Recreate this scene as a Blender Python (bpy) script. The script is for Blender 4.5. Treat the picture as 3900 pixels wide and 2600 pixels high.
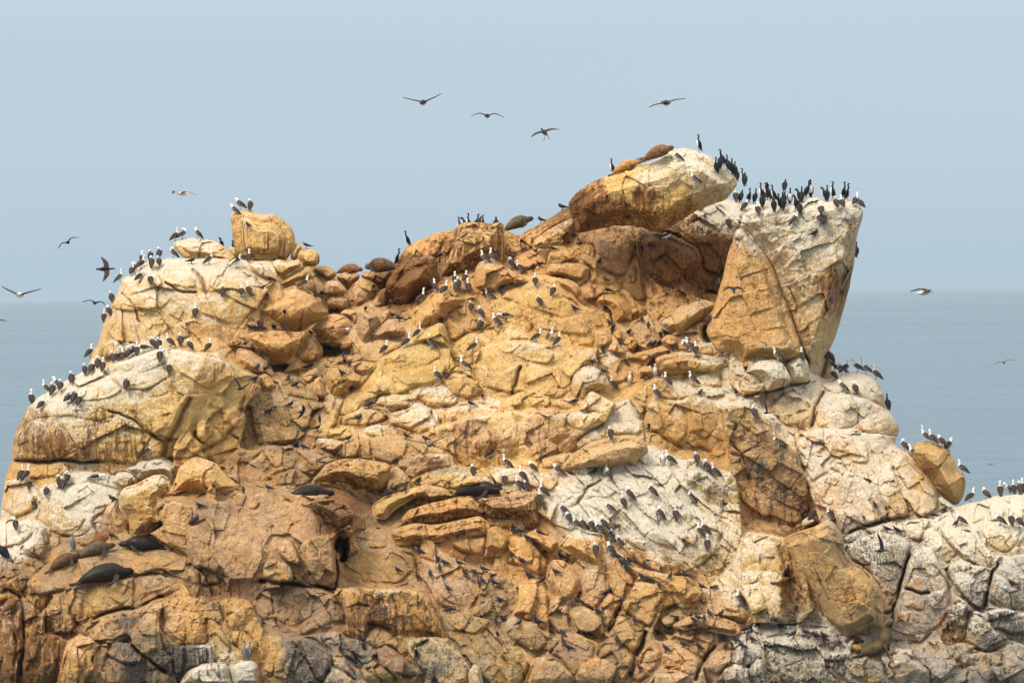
import bpy, bmesh, math, random
import numpy as np
from mathutils import Vector, Matrix, Euler
R = math.radians
for o in list(bpy.data.objects): bpy.data.objects.remove(o)
SC = bpy.context.scene
COL = SC.collection

# ------------------------------------------------------------------ camera
FW, FH = 2352.0, 1568.0            # picture units used for every traced outline
FPX = 6666.0
CAM = Vector((0.0, -120.0, 18.0))
cd = bpy.data.cameras.new("camera")
cd.sensor_fit = 'HORIZONTAL'
cd.angle = 2*math.atan(FW/2/FPX)
cd.clip_start = 1.0; cd.clip_end = 200000.0
cam = bpy.data.objects.new("camera", cd); COL.objects.link(cam)
CROT = Euler((R(90-0.955), 0, 0)).to_matrix() @ Matrix.Rotation(-0.0131, 3, 'Z')
cam.matrix_world = Matrix.Translation(CAM) @ CROT.to_4x4()
SC.camera = cam

# ------------------------------------------------------------------ sky and sun
SUN_EL, SUN_AZ = R(50), R(222)      # azimuth clockwise from +Y: behind the camera, to the left
w = bpy.data.worlds.new("World"); SC.world = w; w.use_nodes = True
nt = w.node_tree; nt.nodes.clear()
def N(t, **k):
    n = nt.nodes.new(t)
    for a, b in k.items(): setattr(n, a, b)
    return n
sky = N('ShaderNodeTexSky'); sky.sky_type = 'NISHITA'; sky.sun_disc = False
sky.sun_elevation = SUN_EL; sky.sun_rotation = SUN_AZ; sky.dust_density = 4.0; sky.air_density = 1.0
bg1 = N('ShaderNodeBackground'); bg1.inputs[1].default_value = 0.055
tc = N('ShaderNodeTexCoord'); sep = N('ShaderNodeSeparateXYZ')
ramp = N('ShaderNodeValToRGB'); cr = ramp.color_ramp
stops = [(0.0,(.495,.635,.755)),(.012,(.49,.63,.75)),(.045,(.475,.61,.72)),(.085,(.44,.56,.65)),(.20,(.66,.76,.82)),(.55,(1.5,1.5,1.47)),(1.0,(2.15,2.1,2.0))]
while len(cr.elements) < len(stops): cr.elements.new(.5)
for e,(p,c) in zip(cr.elements, stops): e.position = p; e.color = (*c,1)
bg2 = N('ShaderNodeBackground'); bg2.inputs[1].default_value = 0.88
add = N('ShaderNodeAddShader'); out = N('ShaderNodeOutputWorld')
L = nt.links.new
L(tc.outputs['Generated'], sep.inputs[0]); L(sep.outputs['Z'], ramp.inputs[0])
L(sky.outputs[0], bg1.inputs[0]); L(ramp.outputs[0], bg2.inputs[0])
L(bg1.outputs[0], add.inputs[0]); L(bg2.outputs[0], add.inputs[1]); L(add.outputs[0], out.inputs[0])
sd = bpy.data.lights.new("sun", 'SUN'); sd.energy = 3.3; sd.angle = R(18); sd.color = (1.0,.955,.87)
sun = bpy.data.objects.new("sun", sd); COL.objects.link(sun)
sv = Vector((math.sin(SUN_AZ)*math.cos(SUN_EL), math.cos(SUN_AZ)*math.cos(SUN_EL), math.sin(SUN_EL)))
sun.rotation_euler = sv.to_track_quat('Z','Y').to_euler(); sun.location = sv*60
SC.view_settings.view_transform = 'Standard'; SC.view_settings.look = 'None'
SC.view_settings.exposure = 0.0; SC.view_settings.gamma = 1.0
SC.cycles.max_bounces = 6; SC.cycles.diffuse_bounces = 3; SC.cycles.use_denoising = True

# ------------------------------------------------------------------ small tools
def tag(o, label=None, cat=None, group=None, kind=None):
    for k,v in (('label',label),('category',cat),('group',group),('kind',kind)):
        if v: o[k] = v
    return o
def link(name, me, parent=None):
    o = bpy.data.objects.new(name, me); COL.objects.link(o)
    if parent: o.parent = parent
    return o
CR = np.array(CROT)
CAMV = np.array(CAM)
def rays(px, py):
    d = np.stack([(np.asarray(px,float)-FW/2)/FPX, -(np.asarray(py,float)-FH/2)/FPX, -np.ones_like(np.asarray(px,float))], -1)
    return d @ CR.T
def at(px, py, Y):
    "world point seen at picture position px,py whose world depth is Y"
    d = rays(px, py); t = (np.asarray(Y)-CAMV[1])/d[...,1]
    return CAMV + d*t[...,None]
ORG = {k:(a*FW/3900, b*FW/3900) for k,(a,b) in dict(A=(0,650),B=(975,650),C=(1950,450),D=(2600,550),E=(0,1250),
  F=(900,1150),G=(1800,950),H=(1800,1500),I=(2600,1100),J=(2925,1600),K=(2925,1950),L=(1950,1950),M=(0,1950),
  N=(975,1950),O=(0,1600),P=(975,1500)).items()}
def frame(c, x, y):
    if c == 'Z': return (x, y)
    return (ORG[c][0]+x/4, ORG[c][1]+y/4)

# ---- noise (vectorised gradient noise and cell noise)
def _h(ix, iy, iz, s=0):
    n = (ix*73856093) ^ (iy*19349663) ^ (iz*83492791) ^ (s*2654435761)
    n = n & 0xffffffff
    n = ((n ^ (n >> 16))*0x45d9f3b) & 0xffffffff
    n = ((n ^ (n >> 16))*0x45d9f3b) & 0xffffffff
    return n ^ (n >> 16)
def perlin(P, s=0):
    P = np.asarray(P, float); I = np.floor(P).astype(np.int64); f = P-I
    u = f*f*f*(f*(f*6-15)+10); res = 0
    for dx in (0,1):
        for dy in (0,1):
            for dz in (0,1):
                h = _h(I[:,0]+dx, I[:,1]+dy, I[:,2]+dz, s)
                gx = (h & 1023)/511.5-1; gy = ((h>>10)&1023)/511.5-1; gz = ((h>>20)&1023)/511.5-1
                d = gx*(f[:,0]-dx)+gy*(f[:,1]-dy)+gz*(f[:,2]-dz)
                wx = u[:,0] if dx else 1-u[:,0]; wy = u[:,1] if dy else 1-u[:,1]; wz = u[:,2] if dz else 1-u[:,2]
                res = res + d*wx*wy*wz
    return res
def fbm(P, o=4, s=0, g=.5):
    a, r, f = 1.0, 0, 1.0
    for i in range(o):
        r = r + a*perlin(P*f, s+i*17); a *= g; f *= 2.03
    return r
def cells(U, V, s=0):
    "2-D cell noise -> height offset per cell incl. tilt (-1..1), F2-F1"
    iu = np.floor(U).astype(np.int64); iv = np.floor(V).astype(np.int64)
    f1 = np.full(U.shape, 9.); f2 = np.full(U.shape, 9.); val = np.zeros(U.shape)
    z = np.zeros_like(iu)
    for du in (-1,0,1):
        for dv in (-1,0,1):
            cu, cv = iu+du, iv+dv
            h = _h(cu, cv, z, s); h2 = _h(cu, cv, z+7, s)
            x = cu+.15+.7*(h&1023)/1023.; y = cv+.15+.7*((h>>10)&1023)/1023.
            d = np.hypot(U-x, V-y)
            v = ((h>>20)&1023)/511.5-1 + (((h2&1023)/511.5-1)*(U-x) + (((h2>>10)&1023)/511.5-1)*(V-y))*1.3
            near = d < f1
            f2 = np.where(near, f1, np.minimum(f2, d)); val = np.where(near, v, val); f1 = np.where(near, d, f1)
    return val, f2-f1
def smin(a, b, k):
    h = np.clip(.5+.5*(b-a)/k, 0, 1)
    return b*(1-h)+a*h-k*h*(1-h)

# ---- depth of the slope of the island (metres, bigger = farther from the camera)
PYK = np.array([200,340,450,520,600,700,850,1000,1200,1400,1700.])
YK  = np.array([12.,11,10,9.2,8.0,6.2,3.2,0.2,-3.4,-6.6,-10.5])
BUMPS = [(330,800,260,260,-3.0),(1820,620,190,240,-3.2),(1480,440,190,110,-1.5),(720,820,130,110,1.6),(900,1280,160,90,.8),
         (1480,1150,200,120,-.6),(600,1300,150,100,-1.0),(850,700,110,70,1.2),(1640,640,70,110,1.8),(2250,1250,160,160,-.8)]
def ybase(px, py):
    y = np.interp(py, PYK, YK)
    for x,z,sx,sz,a in BUMPS: y = y + a*np.exp(-((px-x)/sx)**2-((py-z)/sz)**2)
    return y

# ---- colour field: position, tint, guano white, rust brown, grey
TINT = dict(Y=(.76,.485,.175),O=(.69,.385,.14),T=(.61,.375,.175),D=(.40,.25,.125),P=(.73,.54,.30),G=(.45,.37,.27),R=(.30,.135,.045))
FIELD = """330,660Y.45 450,700Y.42 560,640Y.3 600,540Y.15 250,760Y.35 150,930P.62 300,850P.62 420,900Y.32 100,1010O.35r.4 250,1000Y.45r.25
450,980Y.2 520,900Y.15 60,1080O.3 100,1150Y.55 40,1230P.7 200,1130P.7 400,1100O.15 480,1080O.1 330,1150O.15 650,700O.1 760,680T.05 850,700T
700,790O.05 640,800T 780,850T 620,900D 700,950D 640,980D 800,980Y.1 920,650Rr.8 1000,600Or.5 1100,560Or.4 960,560Or.2 1250,520Or.3 1250,580O.1
1050,700O 1100,650O 1000,780Y 1100,800Y.1 900,880Y.1 1200,720Y.05 1300,700O 1200,850Y.1 1350,900Y.3 1000,950Y.2 1150,930Y.15 1100,1000T.1r.2
1250,1000T.1 1345,475Rr.8 1400,470Or.7 1480,470Or.5 1500,405P.5 1600,380P.8 1620,440P.75 1660,440P.8 1560,470Y.3r.2 1570,340P.6 1440,410Y.2 1350,430O.05r.3 1420,520Or.4 1300,495Rr.5 1500,620Or.6 1400,580T 1350,640O 1450,700O 1600,600Rr.8 1500,780O 1560,820O.15 1700,650O.1 1720,780O.1 1850,500P.72 1800,560Y.6 1900,580Y.6
1850,650Y.48 1800,750Y.36 1930,650Tr.5 1650,850Y.5 1600,900Y.45 1560,960O.25 1680,950Y.4 1800,870P.6 1950,950P.6 2030,930P.5 1900,1080P.5 1850,1000Y.4
2000,1120P.55 1950,1040Y.4 2080,1100Y.45 1780,1080T.2g.3 2130,1080Y.1 1500,1100P.85 1400,1100P.85 1350,1180P.85 1500,1200P.9 1600,1250P.6 1700,1300Y.5 1650,1150Y.5 1700,1380Y.45
1720,1180O.3 1250,1100O.2 1200,1060Y.3 1100,1090Y.2 900,1050T 800,1080Tr.2 650,1080D 700,1150T 500,1150D 560,1250T 700,1250T 760,1180Rr.6
900,1180D 1050,1170Or.2 1000,1220Or.2 900,1300D 1100,1280D 1200,1250O 1350,1270O.15 1450,1320O.15 1250,1350T 1400,1380Tr.1 1580,1360T 1650,1430T
1500,1430Tg.15 1350,1480D 1200,1500D 1100,1420D 1850,1300Tr.5 1950,1350Tr.4 2000,1250G.4g.3 2100,1300G.3g.2 2200,1300P.5g.4 2300,1350P.5g.5
2250,1420G.4g.4 2280,1180P.7 2150,1180P.6 2050,1480G.1 2200,1500Gg.2 2300,1520Gg.3 1900,1500G.4g.35 1800,1480G.35g.35 1750,1530G.4g.3 100,1300D
250,1280D 300,1330D 50,1350Dr.3 60,1450Tr.4 150,1450Tr.35 250,1420T 300,1450Dg.3 400,1430Tg.1 450,1400O 420,1510Dg.45 480,1540P.7 540,1540P.8
500,1360Dr.3 560,1450T 680,1350D 780,1400D 850,1400Tr.4g.2 920,1390O.15g.2 700,1520Gg.5 780,1510Gg.3 900,1500D 1000,1530Pg.3 620,1520T 1060,1540G"""
import re
_f = []
for tkn in FIELD.split():
    m = re.match(r"(\d+),(\d+)([A-Z])(\.\d+)?(?:r(\.\d+))?(?:g(\.\d+))?$", tkn)
    x,y,t,a,b,c = m.groups()
    _f.append((float(x),float(y),*TINT[t],float(a or 0),float(b or 0),float(c or 0)))
_f = np.array(_f)
def field(px, py):
    res = np.empty((len(px),6)); z = np.zeros(len(px)); px, py = px+38*fbm(np.c_[px*.011,py*.011,z+4],4,91), py+38*fbm(np.c_[px*.011,py*.011,z+8],4,92)
    for i in range(0, len(px), 20000):
        d2 = (px[i:i+20000,None]-_f[:,0])**2+(py[i:i+20000,None]-_f[:,1])**2
        wt = 1/(d2+700)**2.5
        res[i:i+20000] = (wt@_f[:,2:])/wt.sum(1)[:,None]
    return res

# ------------------------------------------------------------------ rock material
def rock_material():
    m = bpy.data.materials.new("weathered_rock"); m.use_nodes = True
    nt = m.node_tree; nt.nodes.clear(); Lk = nt.links.new
    def n(t, **k):
        q = nt.nodes.new(t)
        for a,b in k.items(): setattr(q,a,b)
        return q
    def math_(op, a, b=None, clamp=False):
        q = n('ShaderNodeMath', operation=op, use_clamp=clamp)
        for i,v in enumerate((a,b)):
            if v is None: continue
            if isinstance(v,(int,float)): q.inputs[i].default_value = v
            else: Lk(v, q.inputs[i])
        return q.outputs[0]
    def noise(scale, detail=5, rough=.6, vec=None, dist=0):
        q = n('ShaderNodeTexNoise'); q.inputs['Scale'].default_value = scale; q.inputs['Detail'].default_value = detail
        q.inputs['Roughness'].default_value = rough; q.inputs['Distortion'].default_value = dist
        Lk(vec or pos, q.inputs['Vector']); return q.outputs['Fac']
    def ramp(v, a, b):
        q = n('ShaderNodeMapRange'); q.interpolation_type = 'SMOOTHSTEP'
        Lk(v, q.inputs[0]); q.inputs[1].default_value = a; q.inputs[2].default_value = b; return q.outputs[0]
    def mix(f, a, b):
        q = n('ShaderNodeMix', data_type='RGBA')
        if isinstance(f,(int,float)): q.inputs[0].default_value = f
        else: Lk(f, q.inputs[0])
        for i,v in ((6,a),(7,b)):
            if isinstance(v, tuple): q.inputs[i].default_value = (*v,1)
            else: Lk(v, q.inputs[i])
        return q.outputs[2]
    def mul(a, v):
        q = n('ShaderNodeVectorMath', operation='SCALE'); Lk(a, q.inputs[0]); Lk(v, q.inputs['Scale']); return q.outputs[0]
    g = n('ShaderNodeNewGeometry'); pos = g.outputs['Position']
    mp = n('ShaderNodeMapping'); mp.inputs['Scale'].default_value = (5.5,5.5,.42); Lk(pos, mp.inputs[0]); strk = mp.outputs[0]
    mp2 = n('ShaderNodeMapping'); mp2.inputs['Scale'].default_value = (15,15,.9); Lk(pos, mp2.inputs[0]); strk2 = mp2.outputs[0]
    at_ = n('ShaderNodeAttribute', attribute_name='tint'); aw = n('ShaderNodeAttribute', attribute_name='stain')
    sp = n('ShaderNodeSeparateColor'); Lk(aw.outputs['Color'], sp.inputs[0])
    W, Rr, Gy = sp.outputs[0], sp.outputs[1], sp.outputs[2]
    nb = noise(.55,6,.62); nm = noise(2.6,6,.65,dist=.4); nf = noise(13,4,.7); ns = noise(1,4,.6,strk,.15); ns2 = noise(1,3,.6,strk2,.1)
    ng = noise(45,3,.7)
    # value and hue variation of the bare stone
    def cc(v, k): return math_('ADD', math_('MULTIPLY', math_('SUBTRACT', v, .5), k), 0.0)
    v = math_('ADD', math_('ADD', cc(nm,1.0), cc(nf,1.5)), math_('ADD', math_('ADD', cc(ng,.9), cc(ns,.55)), 1.0))
    base = mul(at_.outputs['Color'], v)
    wn = noise(1.1,6,.68,dist=.6)
    warm = ramp(wn, .50, .62); base = mix(math_('MULTIPLY', warm, .55), base, mul(mix(1.0,(1,1,1),(.70,.36,.095)), v))
    cool = ramp(noise(1.7,6,.68,dist=.3), .53, .64); base = mix(math_('MULTIPLY', cool, .34), base, mul(mix(1.0,(1,1,1),(.68,.52,.31)), v))
    dk = ramp(noise(2.3,6,.7,dist=.8), .57, .70); base = mix(math_('MULTIPLY', dk, .28), base, mul(mix(1.0,(1,1,1),(.25,.145,.065)), v))
    # rust and brown water stains running down
    rs = math_('ADD', math_('ADD', math_('MULTIPLY', ns, 1.3), math_('MULTIPLY', ns2, .5)), math_('MULTIPLY', nb, .4))
    rm = ramp(math_('ADD', rs, math_('MULTIPLY', Rr, .62)), 1.24, 1.46)
    rcol = mix(ramp(ns2,.4,.62), (.125,.045,.014), (.27,.115,.03))
    base = mix(math_('MULTIPLY', rm, .9), base, rcol)
    # grey-black weathering
    gs = math_('ADD', math_('ADD', math_('MULTIPLY', nm, .9), math_('MULTIPLY', ns, .6)), math_('MULTIPLY', nb, .5))
    gm = ramp(math_('ADD', gs, math_('MULTIPLY', Gy, .62)), 1.12, 1.42)
    gcol = mix(ramp(nf,.4,.65), (.05,.052,.055), (.15,.145,.135))
    base = mix(math_('MULTIPLY', gm, .85), base, gcol)
    # white droppings: wash, blotches and thin drips
    wsum = math_('ADD', math_('ADD', math_('MULTIPLY', nm, 1.0), math_('MULTIPLY', nf, .5)), math_('ADD', math_('MULTIPLY', ns2, 1.0), math_('MULTIPLY', nb, .4)))
    mp3 = n('ShaderNodeMapping'); mp3.inputs['Scale'].default_value = (21,21,.8); Lk(pos, mp3.inputs[0]); ns3 = noise(1,2,.5,mp3.outputs[0],.08)
    wm = ramp(math_('ADD', wsum, math_('MULTIPLY', W, .66)), 1.68, 1.93)
    wcol = mix(ramp(nf,.35,.65), (.70,.60,.43), (.82,.76,.64))
    drip = math_('MULTIPLY', ramp(ns3, .56, .64), ramp(math_('ADD', W, math_('MULTIPLY', nm, .9)), .40, .85))
    wm = math_('MAXIMUM', math_('MULTIPLY', wm, .86), math_('MULTIPLY', drip, .75))
    base = mix(wm, base, wcol)
    dd_ = n('ShaderNodeMapping'); dd_.inputs['Scale'].default_value = (13,13,.55); dd_.inputs['Location'].default_value = (31,7,3); Lk(pos, dd_.inputs[0])
    ddrip = math_('MULTIPLY', ramp(noise(1,3,.6,dd_.outputs[0],.1), .57, .68), ramp(noise(.9,4,.6), .43, .57))
    base = mix(math_('MULTIPLY', ddrip, .55), base, (.20,.115,.05))
    # fine pits
    pit = ramp(noise(24,3,.75), .58, .70); base = mix(math_('MULTIPLY', pit, .45), base, (.16,.095,.045))
    bs = n('ShaderNodeBsdfPrincipled'); Lk(base, bs.inputs['Base Color']); bs.inputs['Roughness'].default_value = .9
    bs.inputs['Specular IOR Level'].default_value = .25
    h = math_('ADD', math_('ADD', math_('MULTIPLY', noise(3.2,8,.72,dist=.5), .62), math_('MULTIPLY', noise(11,6,.8), .36)), math_('MULTIPLY', wm, .025))
    vo = n('ShaderNodeTexVoronoi', feature='DISTANCE_TO_EDGE'); vo.inputs['Scale'].default_value = 1.15
    dsp = n('ShaderNodeVectorMath', operation='ADD'); nv = n('ShaderNodeTexNoise'); nv.inputs['Scale'].default_value = 1.6; nv.inputs['Detail'].default_value = 4
    Lk(pos, nv.inputs['Vector']); Lk(pos, dsp.inputs[0]); Lk(nv.outputs['Color'], dsp.inputs[1]); Lk(dsp.outputs[0], vo.inputs['Vector'])
    h = math_('ADD', h, math_('MULTIPLY', math_('MULTIPLY', ramp(vo.outputs['Distance'], 0, .03), .07), ramp(nb,.45,.6)))
    bp = n('ShaderNodeBump'); bp.inputs['Strength'].default_value = 1.0; bp.inputs['Distance'].default_value = .35
    Lk(h, bp.inputs['Height']); Lk(bp.outputs[0], bs.inputs['Normal'])
    o = n('ShaderNodeOutputMaterial'); Lk(bs.outputs[0], o.inputs[0])
    return m
ROCK = rock_material()

# ------------------------------------------------------------------ rock builder
PXM = .018
def densify(P, step, amp, rng):
    out = []
    for i in range(len(P)):
        a, b = P[i], P[(i+1)%len(P)]
        n_ = max(1, int(np.hypot(*(b-a))/step))
        for k in range(n_): out.append(a+(b-a)*k/n_)
    Q = np.array(out); k = len(Q)
    # one corner-cutting pass, then a fractal wobble
    Q = .25*np.roll(Q,1,0)+.5*Q+.25*np.roll(Q,-1,0)
    w1 = fbm(np.c_[Q*.022, np.full(k, rng.random()*90)], 4, 3)*amp; w2 = fbm(np.c_[Q*.022, np.full(k, 300+rng.random()*90)], 4, 5)*amp
    return Q + np.c_[w1, w2]
def inside_dist(px, py, Q):
    A = Q; B = np.roll(Q,-1,0); ins = np.zeros(px.shape, bool); best = np.full(px.shape, 1e18); nx = np.zeros(px.shape); ny = np.zeros(px.shape)
    for (ax,ay),(bx,by) in zip(A,B):
        if ay != by:
            c = (ay > py) != (by > py)
            ins ^= c & (px < (bx-ax)*(py-ay)/(by-ay)+ax)
        ex, ey = bx-ax, by-ay; L2 = ex*ex+ey*ey+1e-12
        t = np.clip(((px-ax)*ex+(py-ay)*ey)/L2, 0, 1); qx = ax+t*ex; qy = ay+t*ey
        d2 = (px-qx)**2+(py-qy)**2; m = d2 < best
        best = np.where(m, d2, best); nx = np.where(m, qx, nx); ny = np.where(m, qy, ny)
    return ins, np.sqrt(best), nx, ny
def opts(s):
    d = dict(T=None, L=.18, A=1.5, K=6, s=.55, w=0, r=0, g=0, f=.15, z=.9, a=0, R=None, b=None, n=1.0, e=1.0, c=[], t=None)
    for k in (s or '').split():
        if k[0] == '#': d['t'] = k[1:]
        elif k[0] == 'k': d['k'] = [float(v) for v in k[1:].split(',')]
        elif k[0] == 'c': d['c'].append([float(v) for v in k[1:].split(',')])
        else: d[k[0]] = float(k[1:])
    if not d['a']: d['a'] = ANG[len(s or '')*7 % 5]
    return d
ANG = (-58, 28, 82, -35, 12)
def rock_eval(px, py, d, lo, hi, o, rng, bed):
    "depth of a rock's front at the given picture positions, and its stain values"
    sz = hi-lo; dm = d*PXM; c = (lo+hi)/2
    u = (px-c[0])*PXM; v = -(py-c[1])*PXM; a_, b_ = sz*PXM*.5*1.12
    ms = min(sz)*PXM
    T = o['T'] if o['T'] is not None else .36*ms
    if bed: T *= .9
    yc = ybase(c[0], c[1]); yb0 = ybase(px, py); yb = yc+(yb0-yc)*(1-o['s'])
    h = None
    for k in range(int(o['K'])):
        for _ in range(40):
            p0 = rng.uniform(-1,1,2)
            if p0@p0 < .8: break
        if k == 0: p0 *= .25
        kk = .6 if bed else .68
        r2 = (p0@p0)*kk; z0 = math.sqrt(1-r2); x0, y0 = p0[0]*a_, p0[1]*b_
        gxx = -T*kk*p0[0]/a_/z0; gyy = -T*kk*p0[1]/b_/z0
        pl = T*z0*(1+rng.uniform(-.22,.04)) + gxx*(u-x0)+gyy*(v-y0)
        h = pl if h is None else smin(h, pl, .012*T+.004)
    if bed:
        h = np.maximum(h, -.15) - .26*np.exp(-(np.maximum(dm,0)/.07)**2)*np.clip(.45+2.4*fbm(np.c_[px*.02,py*.02,np.full(len(px),3.)],2,77),0,1)
    else:
        Rr = o['R'] if o['R'] is not None else min(.05*ms, .11)
        dd = np.minimum(dm, Rr); edge = o['e']*np.sqrt(np.clip(dd*(2*Rr-dd),0,None))*1.7 + np.clip(dm-Rr,0,None)*(2.6 if ms > 1.2 else 3.4)
        h = smin(h, edge, .04*T+.01)
    for cc in o['c']:
        (x0,y0),(x1,y1) = frame(o['crop'],cc[0],cc[1]), frame(o['crop'],cc[2],cc[3])
        ln = math.hypot(x1-x0,y1-y0); sd_ = ((x1-x0)*(py-y0)-(y1-y0)*(px-x0))/ln*PXM   # >0 on the right of the line
        h = h - cc[4]*np.clip(sd_,0,cc[5] if len(cc)>5 else 99)
    if 'k' in o:                                       # a broken edge: everything outside both of its legs falls back
        kx = o['k']; q = [frame(o['crop'],kx[i],kx[i+1]) for i in (0,2,4)]; sds = []
        for (x0,y0),(x1,y1) in zip(q[:-1],q[1:]): sds.append(((x1-x0)*(py-y0)-(y1-y0)*(px-x0))/math.hypot(x1-x0,y1-y0)*PXM)
        h = h - kx[6]*np.clip(np.minimum(*sds),0,None)
    y = yb - (o['L'] if not bed else .7*o['L']+.3+rng.uniform(-.16,.2)) - h
    y = y - relief(at(px, py, y), o)*(1 if bed else np.clip(dm/.1, 0, 1))
    fl = field(px, py)
    if o['t']: fl[:,:3] = .35*fl[:,:3]+.65*np.array(TINT[o['t']])
    fl[:,:3] *= rng.uniform(.90,1.08)*np.array([rng.uniform(.98,1.03),rng.uniform(.975,1.02),rng.uniform(.88,1.12)]); fl[:,3] *= .86
    for i,k in ((3,'w'),(4,'r'),(5,'g')): fl[:,i] += o[k]
    ty = np.clip((py-lo[1])/(sz[1]+1e-6),0,1)       # droppings gather towards the top of a rock, rust towards its foot
    fl[:,3] += (.5-ty)*.28; fl[:,4] += (ty-.5)*.16
    return y, fl
def relief(W, o):
    "blocks, joints and grain, in metres towards the viewer"
    wp = W + .09*np.stack([fbm(W*.7,2,11),fbm(W*.7,2,12),fbm(W*.7,2,13)],1)
    st = o.get('A', 1.5); ca, sa = math.cos(R(o['a'])), math.sin(R(o['a']))
    cu = (wp[:,0]*ca+wp[:,2]*sa)/o['z']/st**.5; cv = (-wp[:,0]*sa+wp[:,2]*ca)/o['z']*st**.5
    val, ed = cells(cu, cv, 1); val2, ed2 = cells(cu*2.2+7, cv*2.0, 2); val3, ed3 = cells(cu*5.3+3, cv*4.7, 4)
    m1 = np.clip(.5+2.2*fbm(W*.6,2,61),0,1); m2 = np.clip(.4+2.4*fbm(W*.9,2,62),0,1); m3 = np.clip(.3+2.6*fbm(W*1.1,2,63),0,1)
    rough = fbm(W*.7,3,21)*.11 + fbm(W*2.4,3,31)*.03 + fbm(W*5,3,41)*.04 + fbm(W*14,2,51)*.02
    am = o['f']
    return rough*o['n'] + am*(val*1.15 + .6*val2*m1 + .3*val3*m2 - .4*m3*np.exp(-(ed/.04)**2) - .2*m2*m3*np.exp(-(ed2/.05)**2))
def outline(poly, st, amp, rng):
    P = np.array(poly, float); return P.min(0), P.max(0), densify(P, st, amp, rng)
GRID = []
def rock_mesh(poly, o, seed):
    rng = np.random.default_rng(seed)
    lo, hi, Q = outline(poly, 6, 3.0, rng); sz = hi-lo
    st = float(np.clip(math.sqrt(sz[0]*sz[1])/60, 1.6, 2.2))
    px, py, d, bnd, F = grid_in(lo, hi, Q, st)
    y, fl = rock_eval(px, py, d, lo, hi, o, rng, False)
    if 'x' not in o and GRID:
        g, gl, gs = GRID; ix = np.clip(np.round((px-gl[0])/gs).astype(int)+4,0,g.shape[1]-1); iy = np.clip(np.round((py-gl[1])/gs).astype(int)+4,0,g.shape[0]-1)
        df = g[iy,ix]-y; df = df[df > -1e5]
        if len(df) > .35*len(y):
            Tt = o['T'] if o['T'] is not None else .36*min(sz)*PXM
            p25, p50 = np.percentile(df,22), np.percentile(df,50)
            sh = max(0, .12+.1*Tt-p25); sh = sh if sh > 0 else -max(0, p50-(.9*Tt+.25))
            y = y-sh
    T = o['T'] if o['T'] is not None else .36*min(sz)*PXM
    return closed(px, py, d, bnd, F, y, fl, o['b'] if o['b'] is not None else max(.5, .8*T), .35*min(sz)*PXM+.05)
def grid_in(lo, hi, Q, st):
    gx = np.arange(lo[0]-2*st-4, hi[0]+2*st+4, st); gy = np.arange(lo[1]-2*st-4, hi[1]+2*st+4, st)
    X, Yp = np.meshgrid(gx, gy); shp = X.shape; px = X.ravel(); py = Yp.ravel()
    ins, d, nx, ny = inside_dist(px, py, Q)
    snap = d < st*.62
    px = np.where(snap, nx, px); py = np.where(snap, ny, py); d = np.where(snap, 0, d)
    U = (ins|snap).reshape(shp); idx = np.arange(px.size).reshape(shp)
    S = snap.reshape(shp)
    q = U[:-1,:-1]&U[1:,:-1]&U[:-1,1:]&U[1:,1:] & ~(S[:-1,:-1]&S[1:,:-1]&S[:-1,1:]&S[1:,1:])
    F = np.stack([idx[:-1,:-1][q], idx[1:,:-1][q], idx[1:,1:][q], idx[:-1,1:][q]], 1)
    E = np.sort(np.concatenate([F[:,[0,1]],F[:,[1,2]],F[:,[2,3]],F[:,[3,0]]]),1); key = E[:,0]*px.size+E[:,1]
    uq, cnt = np.unique(key, return_counts=True); bk = uq[cnt==1]; bnd = np.zeros(px.size, bool); bnd[bk//px.size] = True; bnd[bk%px.size] = True
    used = np.unique(F); remap = -np.ones(px.size, int); remap[used] = np.arange(len(used))
    return px[used], py[used], d[used], bnd[used], remap[F]
def closed(px, py, d, bnd, F, y, fl, back, soft):
    Wp = at(px, py, y); yk = y + back*np.sqrt(np.clip(1-np.exp(-d*PXM/soft),0,1)) + .05
    n0 = len(px); bi = -np.ones(n0, int); inner = ~bnd; bi[inner] = n0+np.arange(inner.sum()); bi[bnd] = np.where(bnd)[0]
    V = np.concatenate([Wp, at(px[inner], py[inner], yk[inner])])
    return V, np.concatenate([F, bi[F][:,::-1]]), np.concatenate([fl, fl[inner]])
def blur(A, k):
    for ax in (0,1):
        for _ in range(2):
            c = np.cumsum(np.pad(A, [(k+1,k) if i==ax else (0,0) for i in (0,1)], mode='edge'), ax)
            A = (np.take(c, range(2*k+1, c.shape[ax]), ax)-np.take(c, range(0, c.shape[ax]-2*k-1), ax))/(2*k+1)
    return A
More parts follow.
